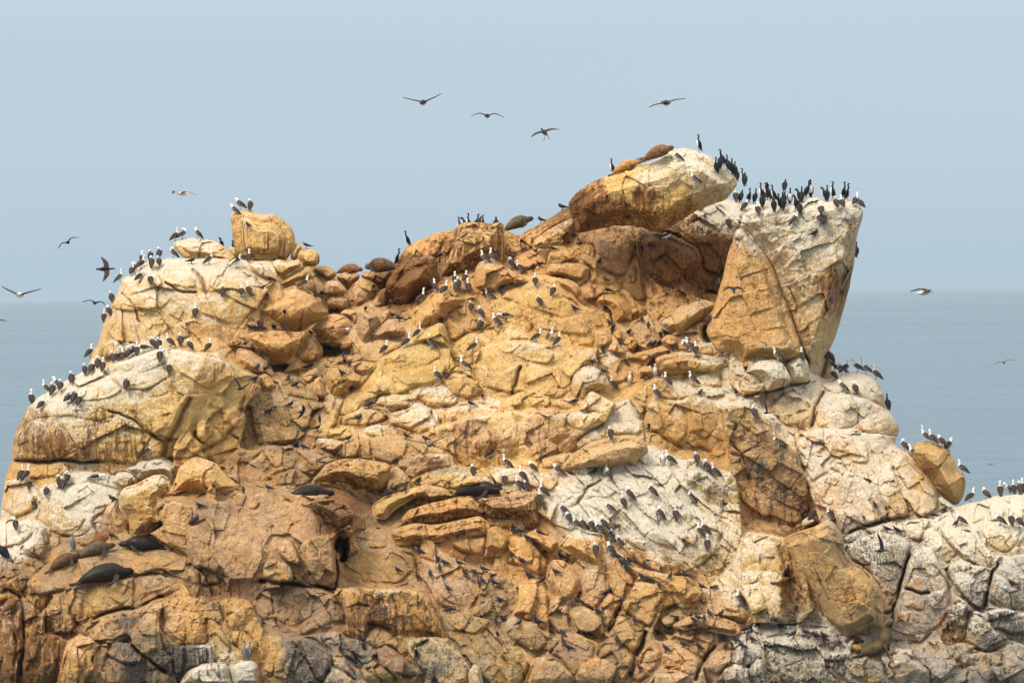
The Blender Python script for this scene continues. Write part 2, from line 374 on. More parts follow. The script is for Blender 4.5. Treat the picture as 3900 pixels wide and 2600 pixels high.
MODS = [(c,q,T) for c,T,l in (("H",.42,"""750,860 850,800 1000,840 1040,900 980,1000 900,1050 760,960;620,800 740,740 830,730 760,860 700,900;830,735 960,745 1060,860 1020,890 870,800
1060,870 1150,790 1250,830 1330,900 1230,960 1110,940 1000,980;1150,790 1260,750 1400,860 1500,960 1430,980 1300,890;1000,1000 1110,950 1240,970 1330,1080 1280,1180 1150,1060
880,1080 1000,1010 1140,1080 1240,1190 1200,1260 1060,1230 940,1160;1240,960 1340,940 1460,1060 1560,1200 1500,1260 1380,1140;1450,970 1560,920 1700,1000 1830,1160 1780,1240 1600,1120
1280,1190 1400,1160 1560,1290 1730,1440 1700,1500 1480,1400 1340,1290;1500,1250 1600,1140 1790,1260 1880,1340 1840,1420 1660,1360;1560,1440 1740,1440 1790,1568 1760,1660 1620,1600
1840,1440 1990,1420 2060,1560 2060,1690 1900,1640 1850,1540;1700,860 1800,840 1960,980 2040,1120 1980,1200 1840,1060;1890,1110 1980,1200 2070,1290 2040,1400 1890,1330 1800,1240
1400,860 1560,830 1640,900 1480,960;1350,1260 1460,1400 1600,1550 1540,1570 1400,1440 1300,1330;2060,1300 2240,1260 2290,1400 2200,1480 2080,1500;400,700 560,700 640,780 600,870 460,820
1600,700 1780,650 1850,710 1790,830 1650,840;1860,720 2000,690 2090,700 2060,880 1930,880;2110,690 2200,740 2310,850 2260,940 2130,880;1600,100 1700,60 1760,300 1700,340 1600,330
1760,120 1900,80 2000,300 1900,460 1790,400;2010,100 2120,20 2200,90 2260,300 2140,420 2020,330;2120,440 2280,260 2340,420 2320,550 2240,590;-60,230 130,190 170,420 110,650 -40,560
170,190 370,185 420,300 380,500 260,640 180,560;400,200 500,180 600,330 640,540 600,690 430,640;610,200 760,180 900,300 860,400 740,430 640,330;800,190 1120,170 1180,230 1000,340 900,300"""),
("L",.4,"1690,570 1850,610 1840,690 1700,660;1690,690 1900,700 1910,830 1740,830;1900,770 2060,800 2200,930 2130,1020 1960,890"),
("J",.42,"""460,530 600,500 520,720 390,640;600,790 690,500 760,460 800,520 710,770;690,770 740,540 840,540 960,780 1080,900 880,970;950,600 1060,430 1120,560 1280,810 1260,880 1130,930 1080,760
1000,440 1130,400 1180,480 1330,700 1410,790 1330,870 1270,760 1130,540;1330,440 1460,470 1570,680 1590,830 1440,880 1420,700;260,190 400,100 560,90 600,200 480,290 330,380 280,300
560,100 760,130 860,330 740,310 600,260;740,260 900,180 930,360 900,400 760,380;900,140 1070,140 1090,230 1040,330 940,290;620,860 700,820 820,850 880,980 680,1050;740,860 860,840 900,960 870,1000 790,940
290,370 480,290 640,400 720,430 650,580 540,480 400,560;1740,810 1880,730 1980,700 2000,900 1880,950 1740,920;2010,690 2150,650 2190,760 2160,920 2010,930;2200,640 2330,640 2352,900 2220,930"""),
("K",.4,"""1700,560 1850,570 1990,760 1960,900 1840,820 1740,700;1980,900 2080,560 2180,600 2330,800 2352,1000 2200,1010 2100,900;1280,660 1340,580 1480,600 1460,740 1350,730 1250,690
1260,700 1460,760 1440,900 1240,860;1450,760 1620,700 1660,880 1500,900;1170,920 1400,900 1500,1000 1480,1100 1300,1140 1130,1080;1330,390 1500,320 1560,440 1600,530 1540,600 1380,590"""),
("A",.5,"""1110,960 1240,965 1420,830 1500,1050 1300,1110 1180,1150 1100,1080;1500,815 1750,830 1880,1080 1850,1150 1650,1060 1500,1040;1880,845 2200,885 2352,980 2352,1150 2100,1080 1900,1120 1780,900
1940,1170 2120,1080 2300,1160 2350,1400 2100,1400 1850,1310;1040,1170 1180,1160 1500,1060 1640,1100 1500,1260 1200,1290 1000,1260;940,1400 1000,1260 1180,1300 1250,1420 1290,1600 1050,1560
1280,1330 1460,1300 1560,1450 1400,1560 1300,1560;1600,1420 1850,1330 2100,1420 2200,1560 1900,1700 1600,1640"""),
("E",.5,"""250,720 480,610 700,690 1000,640 1100,780 900,860 600,800 300,830;480,600 740,470 950,400 1130,560 1000,640 700,690;950,395 1250,265 1480,190 1640,400 1350,560 1130,560
1480,190 1850,240 2080,300 2140,430 1900,560 1640,400;1130,560 1350,560 1640,400 1760,600 1600,900 1500,1050 1200,780;120,1060 145,960 300,840 420,870 450,1060 530,1200 300,1210 122,1213
420,870 780,830 860,1200 620,1213 520,1190 450,1060;860,860 1100,790 1250,900 1500,1050 1500,1170 1200,1235 900,1220;1650,920 1740,720 1800,780 1760,900 1620,1080"""),
("F",.42,"""1030,960 1170,830 1330,700 1420,800 1300,870 1130,930;1340,520 1500,450 1700,380 1740,560 1600,640 1400,640;1420,660 1640,610 1760,570 1940,560 1900,680 1780,750 1560,760
1250,720 1400,650 1560,770 1600,800 1480,850 1350,840;-1000,900 -900,900 -900,1000 -1000,1000"""),
("G",.42,"""60,1080 110,1060 250,1240 270,1310 120,1250;250,1150 450,1040 460,1040 390,1300 270,1310;430,1100 560,1050 720,1100 830,1200 760,1340 600,1330 400,1300;300,850 600,860 760,960 700,1060 480,1020 340,950
800,900 960,910 1120,960 1000,1080 900,1190 790,1100;440,420 600,330 720,400 900,500 980,580 840,640 620,560 500,520;580,600 800,640 1000,600 1090,720 1060,790 800,760 600,720"""),
("M",.4,"""850,680 1080,640 1250,700 1260,760 1030,900 850,940 800,800;1300,610 1500,570 1620,640 1480,720 1320,760;640,720 780,700 760,880 720,1020 640,960;300,980 400,940 390,1100 330,1350 230,1380
400,1130 530,1150 520,1330 440,1560 370,1560;1500,930 1690,920 1720,1060 1700,1190 1580,1140 1500,1040;1720,920 1830,930 1890,1080 1870,1190 1740,1170;1220,1120 1400,900 1440,1000 1440,1240 1320,1320
560,1480 640,1300 720,1220 800,1300 780,1420 690,1560;1250,390 1450,340 1620,360 1700,420 1500,500 1280,520;700,420 1000,360 1200,350 1220,520 950,640 760,600;20,760 180,760 240,1050 160,1180 60,1050"""),
("N",.4,"""760,720 980,700 1060,960 1000,1120 900,1060 830,900;1080,720 1280,710 1300,1050 1150,1010 1070,930;1320,720 1500,730 1640,930 1720,1100 1600,1100 1420,1050;1000,480 1250,420 1450,520 1300,650 1050,640
160,820 380,700 540,780 520,960 330,1050 220,950;540,780 700,780 800,1000 640,1080 520,1000;1560,560 1760,560 1980,640 1940,880 1760,820 1640,720;1700,960 1880,960 2100,1040 2020,1120 1840,1080
1880,1120 2080,1130 2200,1300 2080,1340 1960,1230"""),
("P",.4,"""600,680 900,610 960,780 900,850 760,770 640,780;980,610 1160,650 1200,740 1160,860 1000,840;40,640 180,560 380,560 360,670 190,720 90,780;1590,460 1750,540 1740,620 1560,650 1480,720 1400,640
120,120 300,60 460,100 420,280 260,300 120,220;0,280 220,300 400,320 360,420 200,450 0,440""")) for q in l.replace(chr(10),';').split(';')]
PITS = [(784,1252,16,34,2.5),(1628,766,18,22,2.2),(756,805,40,15,1.8),(1818,1370,22,70,1.5),(640,846,46,9,1.2)]
CRACKS = [("K",.055,.9,"1330,370 1270,480 1220,700 1150,950 1080,1190"),("E",.06,.7,"122,1216 400,1216 620,1218 900,1228"),("E",.10,.45,"1760,600 1690,740 1600,930 1530,1060 1490,1180"),
  ("I",.07,.6,"560,1000 760,945 1000,880 1160,855"),("I",.05,.5,"1190,1290 1200,1130 1290,960"),("J",.06,.6,"680,1060 880,985 1110,925 1280,890"),("N",.07,.7,"0,630 300,655 540,690 735,720"),
  ("N",.07,.7,"735,250 735,480 735,720"),("M",.05,.5,"830,980 1050,905 1300,870 1500,770"),("A",.06,.4,"1760,880 1850,1000 1900,1130"),("G",.05,.5,"460,1030 420,1140 370,1310"),
  ("L",.09,.7,"1250,1050 1200,1200 1130,1330 1090,1480"),("L",.06,.6,"1010,850 900,1080"),("L",.06,.6,"1870,1200 1760,1370 1680,1540"),("L",.05,.5,"640,700 600,790 740,900"),
  ("K",.06,.6,"1980,900 2060,620 2110,480"),("K",.05,.5,"1240,690 1360,735 1480,740"),("M",.06,.5,"0,700 200,760 230,1200 180,1500"),("M",.05,.5,"1190,1180 1320,1340 1540,1480"),
  ("H",.05,.4,"1200,780 1040,900 980,1000"),("A",.04,.4,"1480,1000 1600,1080 1800,1130"),("A",.04,.35,"1100,1100 1250,1250 1290,1400"),("E",.04,.35,"950,760 1130,800 1250,860 1500,1050"),("O",.05,.4,"1640,450 1900,560 2060,680")]
def pts(s): return [tuple(float(v) for v in t.split(',')) for t in s.split()]
def island_mesh(poly, beds, seed):
    "one continuous bedrock relief: every traced block of the bedrock stands out of the slope"
    rng = np.random.default_rng(seed)
    lo, hi, Q = outline(poly, 8, 4.5, rng); st = 2.2
    px, py, d, bnd, F = grid_in(lo, hi, Q, st)
    n = len(px); D = np.full(n, 1e9); fl = field(px, py); near = np.full(n, 1e9); own = -np.ones(n, int)
    o0 = opts('f.16 z1.0 n1.3'); 
    for i,(pl,o) in enumerate(beds):
        rg = np.random.default_rng(1000+i)
        l2, h2, q2 = outline(pl, 6, 3.0, rg)
        m = np.where((px>l2[0]-48)&(px<h2[0]+48)&(py>l2[1]-48)&(py<h2[1]+48))[0]
        if not len(m): continue
        ins, dd, _, _ = inside_dist(px[m], py[m], q2)
        mo = m[~ins]; nr = dd[~ins] < near[mo]; near[mo[nr]] = dd[~ins][nr]; own[mo[nr]] = i
        m = m[ins]; dd = dd[ins]
        if not len(m): continue
        y, f2 = rock_eval(px[m], py[m], dd, l2, h2, o, rg, True)
        win = y < D[m]; D[m[win]] = y[win]; fl[m[win]] = f2[win]
    unc = D > 1e8                       # ground between the traced blocks continues the nearest block
    for i,(pl,o) in enumerate(beds):
        m = np.where(unc & (own == i) & (near < 46))[0]
        if not len(m): continue
        rg = np.random.default_rng(1000+i); l2, h2, q2 = outline(pl, 6, 3.0, rg)
        y, f2 = rock_eval(px[m], py[m], near[m], l2, h2, o, rg, True)
        D[m] = y + .10 + .05*np.clip(near[m]*PXM/.15,0,1); fl[m] = f2
    # between the blocks: the slope just behind its neighbours
    gx = np.round((px-lo[0])/st).astype(int)+4; gy = np.round((py-lo[1])/st).astype(int)+4
    H = np.zeros((gy.max()+5, gx.max()+5)); Wt = np.zeros_like(H); cov = D < 1e8; yb = ybase(px, py)
    H[gy[cov],gx[cov]] = D[cov]-yb[cov]; Wt[gy[cov],gx[cov]] = 1
    k = 14; fill = (blur(H,k)+1e-4*(-1.2))/(blur(Wt,k)+1e-4)
    yf = yb + fill[gy,gx] + .38
    yf = yf - relief(at(px,py,yf), o0)
    D = np.where(cov, np.minimum(D, yf+.25), yf)
    for j,(crop,poly,T) in enumerate(MODS):
        rg = np.random.default_rng(5000+j)
        l2, h2, q2 = outline([frame(crop,*p) for p in pts(poly)], 6, 2.6, rg)
        m = np.where((px>l2[0]-4)&(px<h2[0]+4)&(py>l2[1]-4)&(py<h2[1]+4))[0]
        if not len(m): continue
        ins, dd, _, _ = inside_dist(px[m], py[m], q2); m = m[ins]; dm = dd[ins]*PXM
        c = (l2+h2)/2; sz = (h2-l2)/2+1e-6; u = (px[m]-c[0])/sz[0]; v = (py[m]-c[1])/sz[1]
        h = None
        for k in range(4):
            gx_, gy_ = rg.uniform(-.6,.6), rg.uniform(-.45,.55)
            pl = T*(rg.uniform(.8,1.05)+gx_*u+gy_*v); h = pl if h is None else smin(h, pl, .01)
        h = (h - .35*T)*np.clip(dm/.06,0,1)*.8
        D[m] -= h; fl[m,:3] *= rg.uniform(.92,1.08)*np.array([rg.uniform(.98,1.02),rg.uniform(.98,1.02),rg.uniform(.92,1.1)]); fl[m,3] += rg.uniform(-.1,.1)+.12*np.clip(-v,-1,1); fl[m,4] += rg.uniform(-.05,.12)
    wob = fbm(np.c_[px*.05,py*.05,np.full(n,2.)],3,81)*.7
    for x,z,rx,rz,dp in PITS: D = D + dp*np.exp(-(np.clip(((px-x)/rx)**2+((py-z)/rz)**2+wob,0,9))**4)
    for crop,w_,dp,line in CRACKS:
        q = np.array([frame(crop,*p) for p in pts(line)]); q = np.concatenate([densify(q,10,0,rng)[1:-1][:int(np.hypot(*np.diff(q,axis=0).T).sum()/10)],q[-1:]])
        q = q + np.stack([fbm(np.c_[q*.03,np.full(len(q),5.)],3,71),fbm(np.c_[q*.03,np.full(len(q),9.)],3,72)],1)*9
        m = np.where((px>q[:,0].min()-30)&(px<q[:,0].max()+30)&(py>q[:,1].min()-30)&(py<q[:,1].max()+30))[0]
        best = np.full(len(m),1e9)
        for (ax,ay),(bx,by) in zip(q[:-1],q[1:]):
            ex,ey = bx-ax,by-ay; t = np.clip(((px[m]-ax)*ex+(py[m]-ay)*ey)/(ex*ex+ey*ey+1e-9),0,1)
            best = np.minimum(best,(px[m]-ax-t*ex)**2+(py[m]-ay-t*ey)**2)
        D[m] += dp*np.exp(-(np.sqrt(best)*PXM/w_)**2)
    # a slight weathering of every step
    G = np.zeros_like(H); G[gy,gx] = D-yb; Wt[:] = 0; Wt[gy,gx] = 1
    sm = (blur(G,1)/(blur(Wt,1)+1e-9))[gy,gx]
    D = yb + .85*(D-yb) + .15*sm
    Rr = 2.2; t = np.clip(d*PXM/Rr,0,1); D = D + Rr*(1-np.sqrt(np.clip(1-(1-t)**2,0,1)))*1.1
    g = np.full(H.shape, -1e6); g[gy,gx] = D; GRID[:] = [g, lo-2*st-4+np.array([0,0]), st]; GRID[1] = lo
    return closed(px, py, d, bnd, F, D, fl, 9.0, 3.0)
class Acc:
    def __init__(s): s.V=[]; s.F=[]; s.C=[]; s.n=0
    def add(s, V, F, C): s.V.append(V); s.F.append(F+s.n); s.C.append(C); s.n += len(V)
    def build(s, name, parent=None):
        V = np.concatenate(s.V); F = np.concatenate(s.F); C = np.concatenate(s.C)
        me = bpy.data.meshes.new(name); me.vertices.add(len(V)); me.vertices.foreach_set('co', V.astype(np.float32).ravel())
        me.loops.add(F.size); me.loops.foreach_set('vertex_index', F.astype(np.int32).ravel())
        me.polygons.add(len(F)); me.polygons.foreach_set('loop_start', np.arange(0,F.size,4,dtype=np.int32))
        me.polygons.foreach_set('use_smooth', np.zeros(len(F),bool))
        me.update(calc_edges=True); me.validate()
        nr = np.zeros(len(V)*3, np.float32); me.vertices.foreach_get('normal', nr); nz = nr.reshape(-1,3)[:,2]
        up = np.clip(nz,-1,1); C[:,3] += .42*np.clip(up,0,1)*np.clip(C[:,3]*2.5,0.12,1)-.13
        a = me.color_attributes.new('tint','FLOAT_COLOR','POINT'); a.data.foreach_set('color', np.c_[C[:,:3],np.ones(len(V))].astype(np.float32).ravel())
        a = me.color_attributes.new('stain','FLOAT_COLOR','POINT'); a.data.foreach_set('color', np.c_[np.clip(C[:,3:6],-.3,1.3),np.ones(len(V))].astype(np.float32).ravel())
        me.materials.append(ROCK)
        return link(name, me, parent)
# ------------------------------------------------------------------ sea
def sea():
    m = bpy.data.materials.new("sea_water"); m.use_nodes = True; nt = m.node_tree; b = nt.nodes['Principled BSDF']; Lk = nt.links.new
    b.inputs['Base Color'].default_value = (.075,.12,.15,1); b.inputs['Roughness'].default_value = .22; b.inputs['IOR'].default_value = 1.33
    g = nt.nodes.new('ShaderNodeNewGeometry')
    hs = None
    for sc,amp,rot in (((.018,.05,1),5.0,6),((.06,.13,1),3.0,8),((.22,.5,1),1.5,-6),((.8,1.4,1),.2,12)):
        mp = nt.nodes.new('ShaderNodeMapping'); mp.inputs['Scale'].default_value = sc; mp.inputs['Rotation'].default_value = (0,0,R(rot))
        Lk(g.outputs['Position'], mp.inputs[0]); t = nt.nodes.new('ShaderNodeTexNoise'); t.inputs['Scale'].default_value = 1; t.inputs['Detail'].default_value = 4
        Lk(mp.outputs[0], t.inputs['Vector']); q = nt.nodes.new('ShaderNodeMath'); q.operation = 'MULTIPLY'; q.inputs[1].default_value = amp; Lk(t.outputs[0], q.inputs[0])
        if hs is None: hs = q.outputs[0]
        else:
            a = nt.nodes.new('ShaderNodeMath'); Lk(hs, a.inputs[0]); Lk(q.outputs[0], a.inputs[1]); hs = a.outputs[0]
    bp = nt.nodes.new('ShaderNodeBump'); bp.inputs['Strength'].default_value = .9; bp.inputs['Distance'].default_value = 1.0
    Lk(hs, bp.inputs['Height']); Lk(bp.outputs[0], b.inputs['Normal'])
    # broad calm and ruffled lanes: only the roughness changes
    mp = nt.nodes.new('ShaderNodeMapping'); mp.inputs['Scale'].default_value = (.0016,.006,1); Lk(g.outputs['Position'], mp.inputs[0])
    t = nt.nodes.new('ShaderNodeTexNoise'); t.inputs['Scale'].default_value = 1; t.inputs['Detail'].default_value = 3; Lk(mp.outputs[0], t.inputs['Vector'])
    mr = nt.nodes.new('ShaderNodeMapRange'); Lk(t.outputs[0], mr.inputs[0]); mr.inputs[1].default_value=.3; mr.inputs[2].default_value=.7; mr.inputs[3].default_value=.27; mr.inputs[4].default_value=.36
    Lk(mr.outputs[0], b.inputs['Roughness'])
    bm = bmesh.new(); s = 60000
    ys = [-400,-100,0,150,400,1000,3000,10000,s]; xs = [-s,-8000,-1500,-300,0,300,1500,8000,s]
    vv = [[bm.verts.new((x,y,0)) for x in xs] for y in ys]
    for i in range(len(ys)-1):
        for j in range(len(xs)-1): bm.faces.new((vv[i][j],vv[i][j+1],vv[i+1][j+1],vv[i+1][j]))
    me = bpy.data.meshes.new("sea"); bm.to_mesh(me); bm.free(); me.materials.append(m)
    tag(link("sea", me), kind='structure')
sea()

# ------------------------------------------------------------------ the rock island
OUT = """-80,1640 -80,1200 0,1195 8,1130 10,1100 30,1060 30,1035 30,1008 42,980 52,958 64,935 90,910 130,885 160,870 185,858 202,842 205,815 224,795
234,760 240,735 252,707 262,684 274,668 278,645 290,634 310,632 318,609 338,599 375,594 400,594 430,594 540,596 620,600 700,594 742,620 775,634
830,640 890,628 905,602 916,592 932,572 962,549 1002,536 1040,526 1100,524 1152,524 1190,540 1230,520 1290,482 1312,474 1400,455 1500,425 1600,405
1690,464 1720,466 1800,474 1900,480 1955,488 1968,500 1960,560 1940,640 1920,700 1890,790 1878,862 1900,872 1925,860 1962,852 1998,860 2012,872 2030,900 2036,935
2060,970 2066,990 2058,1008 2056,1022 2090,1042 2112,1062 2150,1110 2172,1165 2208,1158 2222,1152 2250,1150 2275,1140 2300,1135 2352,1130 2430,1120 2430,1640"""
ROCKS = [   # crop, outline, options, label (None = part of the bedrock)
# --- left shoulder
("A","893,1568 930,1470 950,1380 1000,1260 1040,1170 1090,1110 1100,1010 1140,955 1240,960 1265,865 1330,822 1400,812 1500,800 1700,806 1900,832 2200,875 2352,960 2430,1200 2380,1568 2250,1740 1900,1760 1500,1740 1200,1800 1000,1830 890,1760","T1.6 K11 L.8 s.7 f.2 z1.7 R.5",None),
("E","118,1060 145,960 200,820 250,720 330,660 480,600 640,520 740,460 940,390 1000,330 1250,260 1480,185 1640,190 1850,230 2000,220 2090,290 2150,420 2230,560 2255,620 2200,760 2100,950 2060,1010 1900,1100 1600,1200 1500,1170 1400,1230 1200,1240 900,1220 620,1213 122,1213","T1.8 K13 L1.6 s.8 f.18 z1.7 R.5 c1520,1040,1750,560,.7,.8",None),
("E","900,220 960,130 1050,100 1140,180 1110,250 1000,270 930,260","T.7 L2.2 r.4",None),
("E","1890,700 1950,640 2100,620 2230,640 2180,880 2060,990 2000,920 1880,830","T.8 L2.0 w-.3",None),
("E","1800,870 1870,830 1960,960 1870,1050 1810,1000","T.7 L2.1 K4 w-.2",None),
("E","1590,1200 1600,1050 1740,870 1780,1000 1880,1080 1800,1170","T.7 L1.9 w-.2",None),
("O","40,560 100,400 130,372 450,378 560,400 540,480 440,520 300,530 180,530","T.9 L1.2 w-.2 s.3",None),
("O","0,600 60,545 170,535 280,530 270,640 335,790 230,860 130,890 0,800","T.9 L1.0 w.1",None),
("O","360,760 470,650 640,600 800,560 960,590 1110,650 1080,740 980,800 840,920 860,990 720,1060 600,1060 460,1000 440,950 340,910 380,830","T1.3 L.8 w.12 s.35 f.06",None),
("O","310,960 360,910 440,980 460,1100 460,1180 410,1330 250,1260 160,1180 300,1050","T.8 L.8 w.1","whitewashed pointed rock above the vulture and dusty left ledge"),
("O","0,1050 100,980 220,970 290,1000 290,1060 150,1180 0,1200","T.8 L.6 w.1",None),
("O","1140,460 1300,350 1480,325 1630,410 1600,590 1560,560 1520,500 1400,510 1270,550 1230,490","T.9 L.9 w.45 s.4 #P","white streaked boulder with a lone upright booby on its top"),
("O","1020,570 1070,480 1150,465 1230,500 1270,560 1190,620 1110,640","T.55 L.9 w.3 #Y","small rounded cream boulder left of the white streaked boulder"),
("O","1560,690 1610,540 1640,420 1790,335 1880,345 2000,400 2050,480 2200,600 2070,720 1960,750 1700,640 1600,680","T1.3 L.9 K6 #Y w.05","large ochre faceted boulder with a crack across its upper face"),
("O","1500,860 1560,720 1720,630 1960,740 2060,720 1900,800 1640,910 1480,960","T.8 L.6",None),
("O","1090,700 1130,630 1270,570 1400,500 1520,500 1570,560 1560,660 1480,740 1490,930 1370,1050 1200,1070 1190,880 1100,800","T1.2 L1.2 s.8 w.1","tall orange boulder with pale drips and a dark vertical cleft"),
("O","960,860 1000,760 1090,680 1100,830 1190,900 1210,1070 1050,1100 1000,930","T.7 L1.1 s.8 g.2","narrow brown slab beside the tall orange boulder"),
("O","700,1090 780,1020 860,950 900,1050 920,1090 880,1140 740,1150","T.5 L1.0 w.15",None),
# --- yellow blocks on the left crest
("Z","528,499 535,487 550,479 570,481 588,487 605,493 628,491 648,502 670,522 678,539 678,562 665,589 653,599 618,609 588,606 572,604 542,589 535,547","T1.6 L1.3 K5 s.9 #Y r.25 R.35 f.04 c618,600,600,480,.35,.9","big yellow upright block with rust streaks, highest on the left crest"),
("A","1570,660 1610,640 1750,615 1880,625 1990,650 2060,700 2130,760 2170,790 2190,860 2060,865 1950,850 1900,830 1780,825 1700,805 1650,770 1600,710","T.9 L1.5 K5 s.2 w.1 #Y R.25","pale yellow leaning slab with an overhanging lower edge under three boobies"),
("A","2095,740 2110,705 2160,702 2185,760 2180,805 2120,790","T.4 L1.2","small yellow stone wedged at the foot of the big yellow block"),
("B","365,655 420,660 435,700 395,760 380,820 320,825 312,770 345,700","T.55 L.8","narrow brownish stone leaning on the big yellow block"),
("B","440,710 500,705 560,745 588,780 582,860 515,885 430,880 385,820 380,770 400,730","T.8 L1.0 K5 r.15","brown angular boulder with a cracked foot right of the yellow block"),
("B","125,850 200,808 280,825 330,830 400,830 438,870 430,890 340,925 215,1000 150,940 122,890","T.8 L1.1 K5 w.15 #Y","cream topped blocky boulder lying below the big yellow block"),
("B","-60,850 0,845 70,855 130,900 190,990 200,1015 100,1015 0,965 -50,930","T.6 L.9 #Y w.2","yellow rounded rock at the left end of the boulder field"),
("B","150,1055 370,925 490,868 548,960 505,1000 400,1005 180,1112","T.6 L1.0 K4 s.2","long tilted slab with a flat pale top under the cream boulder"),
("B","490,1000 550,960 600,1000 630,1060 600,1130 560,1140 480,1080","T.5 L.7",None),
("B","0,1265 130,1150 350,1055 470,1085 605,1175 600,1225 680,1300 600,1370 500,1420 440,1470 330,1475 200,1440 90,1370 20,1310","T1.4 L1.6 K6 s.25 w.05 #O c350,1310,610,1200,.9,1.2","largest sloping flat boulder of the field with a single booby on its ridge"),
("B","520,885 640,865 720,905 752,960 700,1000 640,1000 600,960 530,930","T.6 L.5","rounded tan boulder on the saddle skyline behind a tern"),
("B","735,970 810,935 950,940 965,970 920,1030 850,1080 800,1040 750,1000","T.6 L.6 #O","brown wedge boulder beneath the sea lion lying on its back"),
("B","950,960 1000,930 1100,905 1262,910 1240,990 1200,1070 1100,1070 1000,1000","T.8 L.6 #T","smooth tan boulder beneath the sea lion with hanging flipper"),
("B","610,1120 650,1010 760,1010 830,1080 830,1120 720,1160 640,1165","T.7 L.9 w.1","tan boulder with white drips below the saddle skyline"),
("B","850,1100 920,1010 1000,990 1090,1030 1140,1090 1100,1170 1060,1245 900,1290 840,1200","T1.0 L.7 K5 s.8","tall flat-faced tan slab in the middle of the saddle"),
("B","640,1220 670,1155 780,1150 855,1180 850,1260 800,1290 700,1270","T.6 L.8 s.8","square tan block at the foot of the tall tan slab"),
("B","1060,1240 1130,1100 1200,1080 1225,1200 1160,1270 1080,1270","T.6 L.6","grey-tan rock between the tall slab and the rust brown boulder"),
("F","680,245 760,170 850,110 960,115 1030,150 1058,200 1050,240 1010,330 980,390 900,415 780,370 740,300","T1.2 L2.0 K6 s.7 #O r.1","rounded orange boulder with a dark hollow beneath, mid boulder field"),
("F","940,100 1020,58 1080,70 1142,140 1110,212 1060,215 1040,150","T.6 L1.9","orange cap rock perched against the rounded orange boulder"),
("F","1095,230 1130,80 1180,65 1290,100 1312,150 1300,230 1230,320 1190,392 1140,380 1110,320","T.9 L1.4 s.8 #T","upright tan boulder with a tern on its flat top"),
("F","1308,110 1400,50 1432,70 1420,130 1370,200 1320,252 1300,200","T.5 L1.2 #T","narrow tan rock leaning right of the tern's upright boulder"),
("F","1210,370 1220,320 1300,250 1390,155 1470,160 1540,220 1562,280 1480,330 1390,320 1330,350 1250,362","T.8 L1.5 K5 #T w.1","grooved tan slab with thin white lines above a dark gap"),
("F","60,290 180,265 400,262 560,275 640,268 650,300 600,380 540,480 460,570 440,588 380,575 220,520 130,420 80,350","T1.3 L2.4 K5 s1.2 #O r.25 R.22 c60,430,640,400,.55,1.0","wide flat-topped boulder with dark undercut where terns gather"),
("F","570,440 640,330 700,310 745,350 803,420 800,480 750,560 680,592 600,590 562,520","T.9 L1.9 s.7 #O","egg shaped tan boulder propped against the flat-topped boulder"),
("F","425,650 500,570 560,530 600,590 690,590 705,620 560,648 440,668","T.6 L1.9","low brown wedge under the egg shaped boulder"),
("F","0,430 60,425 140,450 300,560 352,660 345,705 180,690 100,640 0,540","T.8 L1.5 #T","sloping brown slab left under the flat-topped boulder"),
("F","198,690 260,648 310,680 367,770 280,827 250,800","T.5 L2.0 #O","small tilted block below the flat-topped boulder"),
("F","120,870 140,740 200,735 232,770 200,830 130,882","T.4 L1.9 #O","small leaning stone left of the tilted block"),
("F","798,640 860,590 960,573 1000,590 1060,640 1100,660 1170,680 1188,710 1150,770 1050,800 1040,850 900,887 850,860 800,760","T1.2 L2.3 K6 #O f.2 z.6","bulging layered boulder split by horizontal cracks, tern on top"),
("F","1040,560 1150,540 1280,558 1288,590 1230,650 1150,670 1090,660 1060,620","T.6 L1.8 r.3","brown shaded boulder behind the layered boulder"),
("F","688,830 700,740 760,658 802,690 812,800 842,860 780,892 710,870","T.6 L2.1 #O","rounded upright stone left of the layered boulder"),
("F","578,690 650,640 745,598 752,640 740,690 700,740 640,767 590,730","T.5 L1.9","tan stone with two terns beneath the egg shaped boulder"),
("F","1150,480 1190,370 1380,318 1540,370 1520,410 1400,470 1300,550 1150,522","T.7 L1.6 s.3 #T w.08",None),
("F","800,582 880,520 1000,500 1120,480 1162,490 1130,540 1000,560 860,602","T.5 L1.6 #T",None),
("F","938,410 1000,363 1067,365 1062,420 1010,457 950,440","T.45 L1.6 r.6 #R","small dark brown stone inside the boulder field hollow"),
("F","630,1010 700,960 790,900 800,930 740,1010 690,1055","T.4 L1.6 #O",None),
# --- middle ridge
("B","1188,1090 1195,1030 1250,940 1330,860 1400,830 1500,790 1620,780 1665,830 1660,930 1690,1000 1700,1060 1620,1110 1560,1170 1500,1240 1440,1310 1420,1392 1370,1370 1300,1290 1250,1200 1210,1130","T1.7 L2.4 K7 s1.25 #O r.38 R.4 c1190,1060,1690,960,.55,1.6","huge rust brown rounded boulder overhanging the boulder field"),
("B","1640,1040 1660,830 1700,760 1760,640 1830,530 1900,475 2000,465 2150,487 2250,465 2276,480 2284,700 2282,852 2200,812 2100,832 2000,880 1990,1000 1930,1010 1850,960 1690,1062","T1.5 L1.9 K5 s1.0 #Y r.12 R.25 c2060,850,2050,480,.4,1.2 c1900,600,1890,1010,.25,.8","flat-topped orange block with small cormorants along its crest"),
("B","1330,880 1350,760 1370,710 1460,660 1502,640 1480,720 1440,790 1380,850","T.7 L1.0 #O",None),
("B","1450,780 1500,640 1600,550 1700,540 1792,545 1740,620 1690,730 1660,775 1540,792","T1.1 L1.2 #O",None),
("C","-70,1010 0,1005 150,950 310,900 380,820 470,763 532,765 560,920 480,950 320,1020 190,1130 180,1200 0,1240 -60,1200","T1.2 L.7 K6 #O r.15",None),
("C","185,1185 200,1130 290,1050 480,950 560,918 592,920 588,1000 570,1170 480,1205 350,1205 250,1205","T.7 L1.5 K4 w.15 #O","pointed pale slab leaning below the biggest summit boulder"),
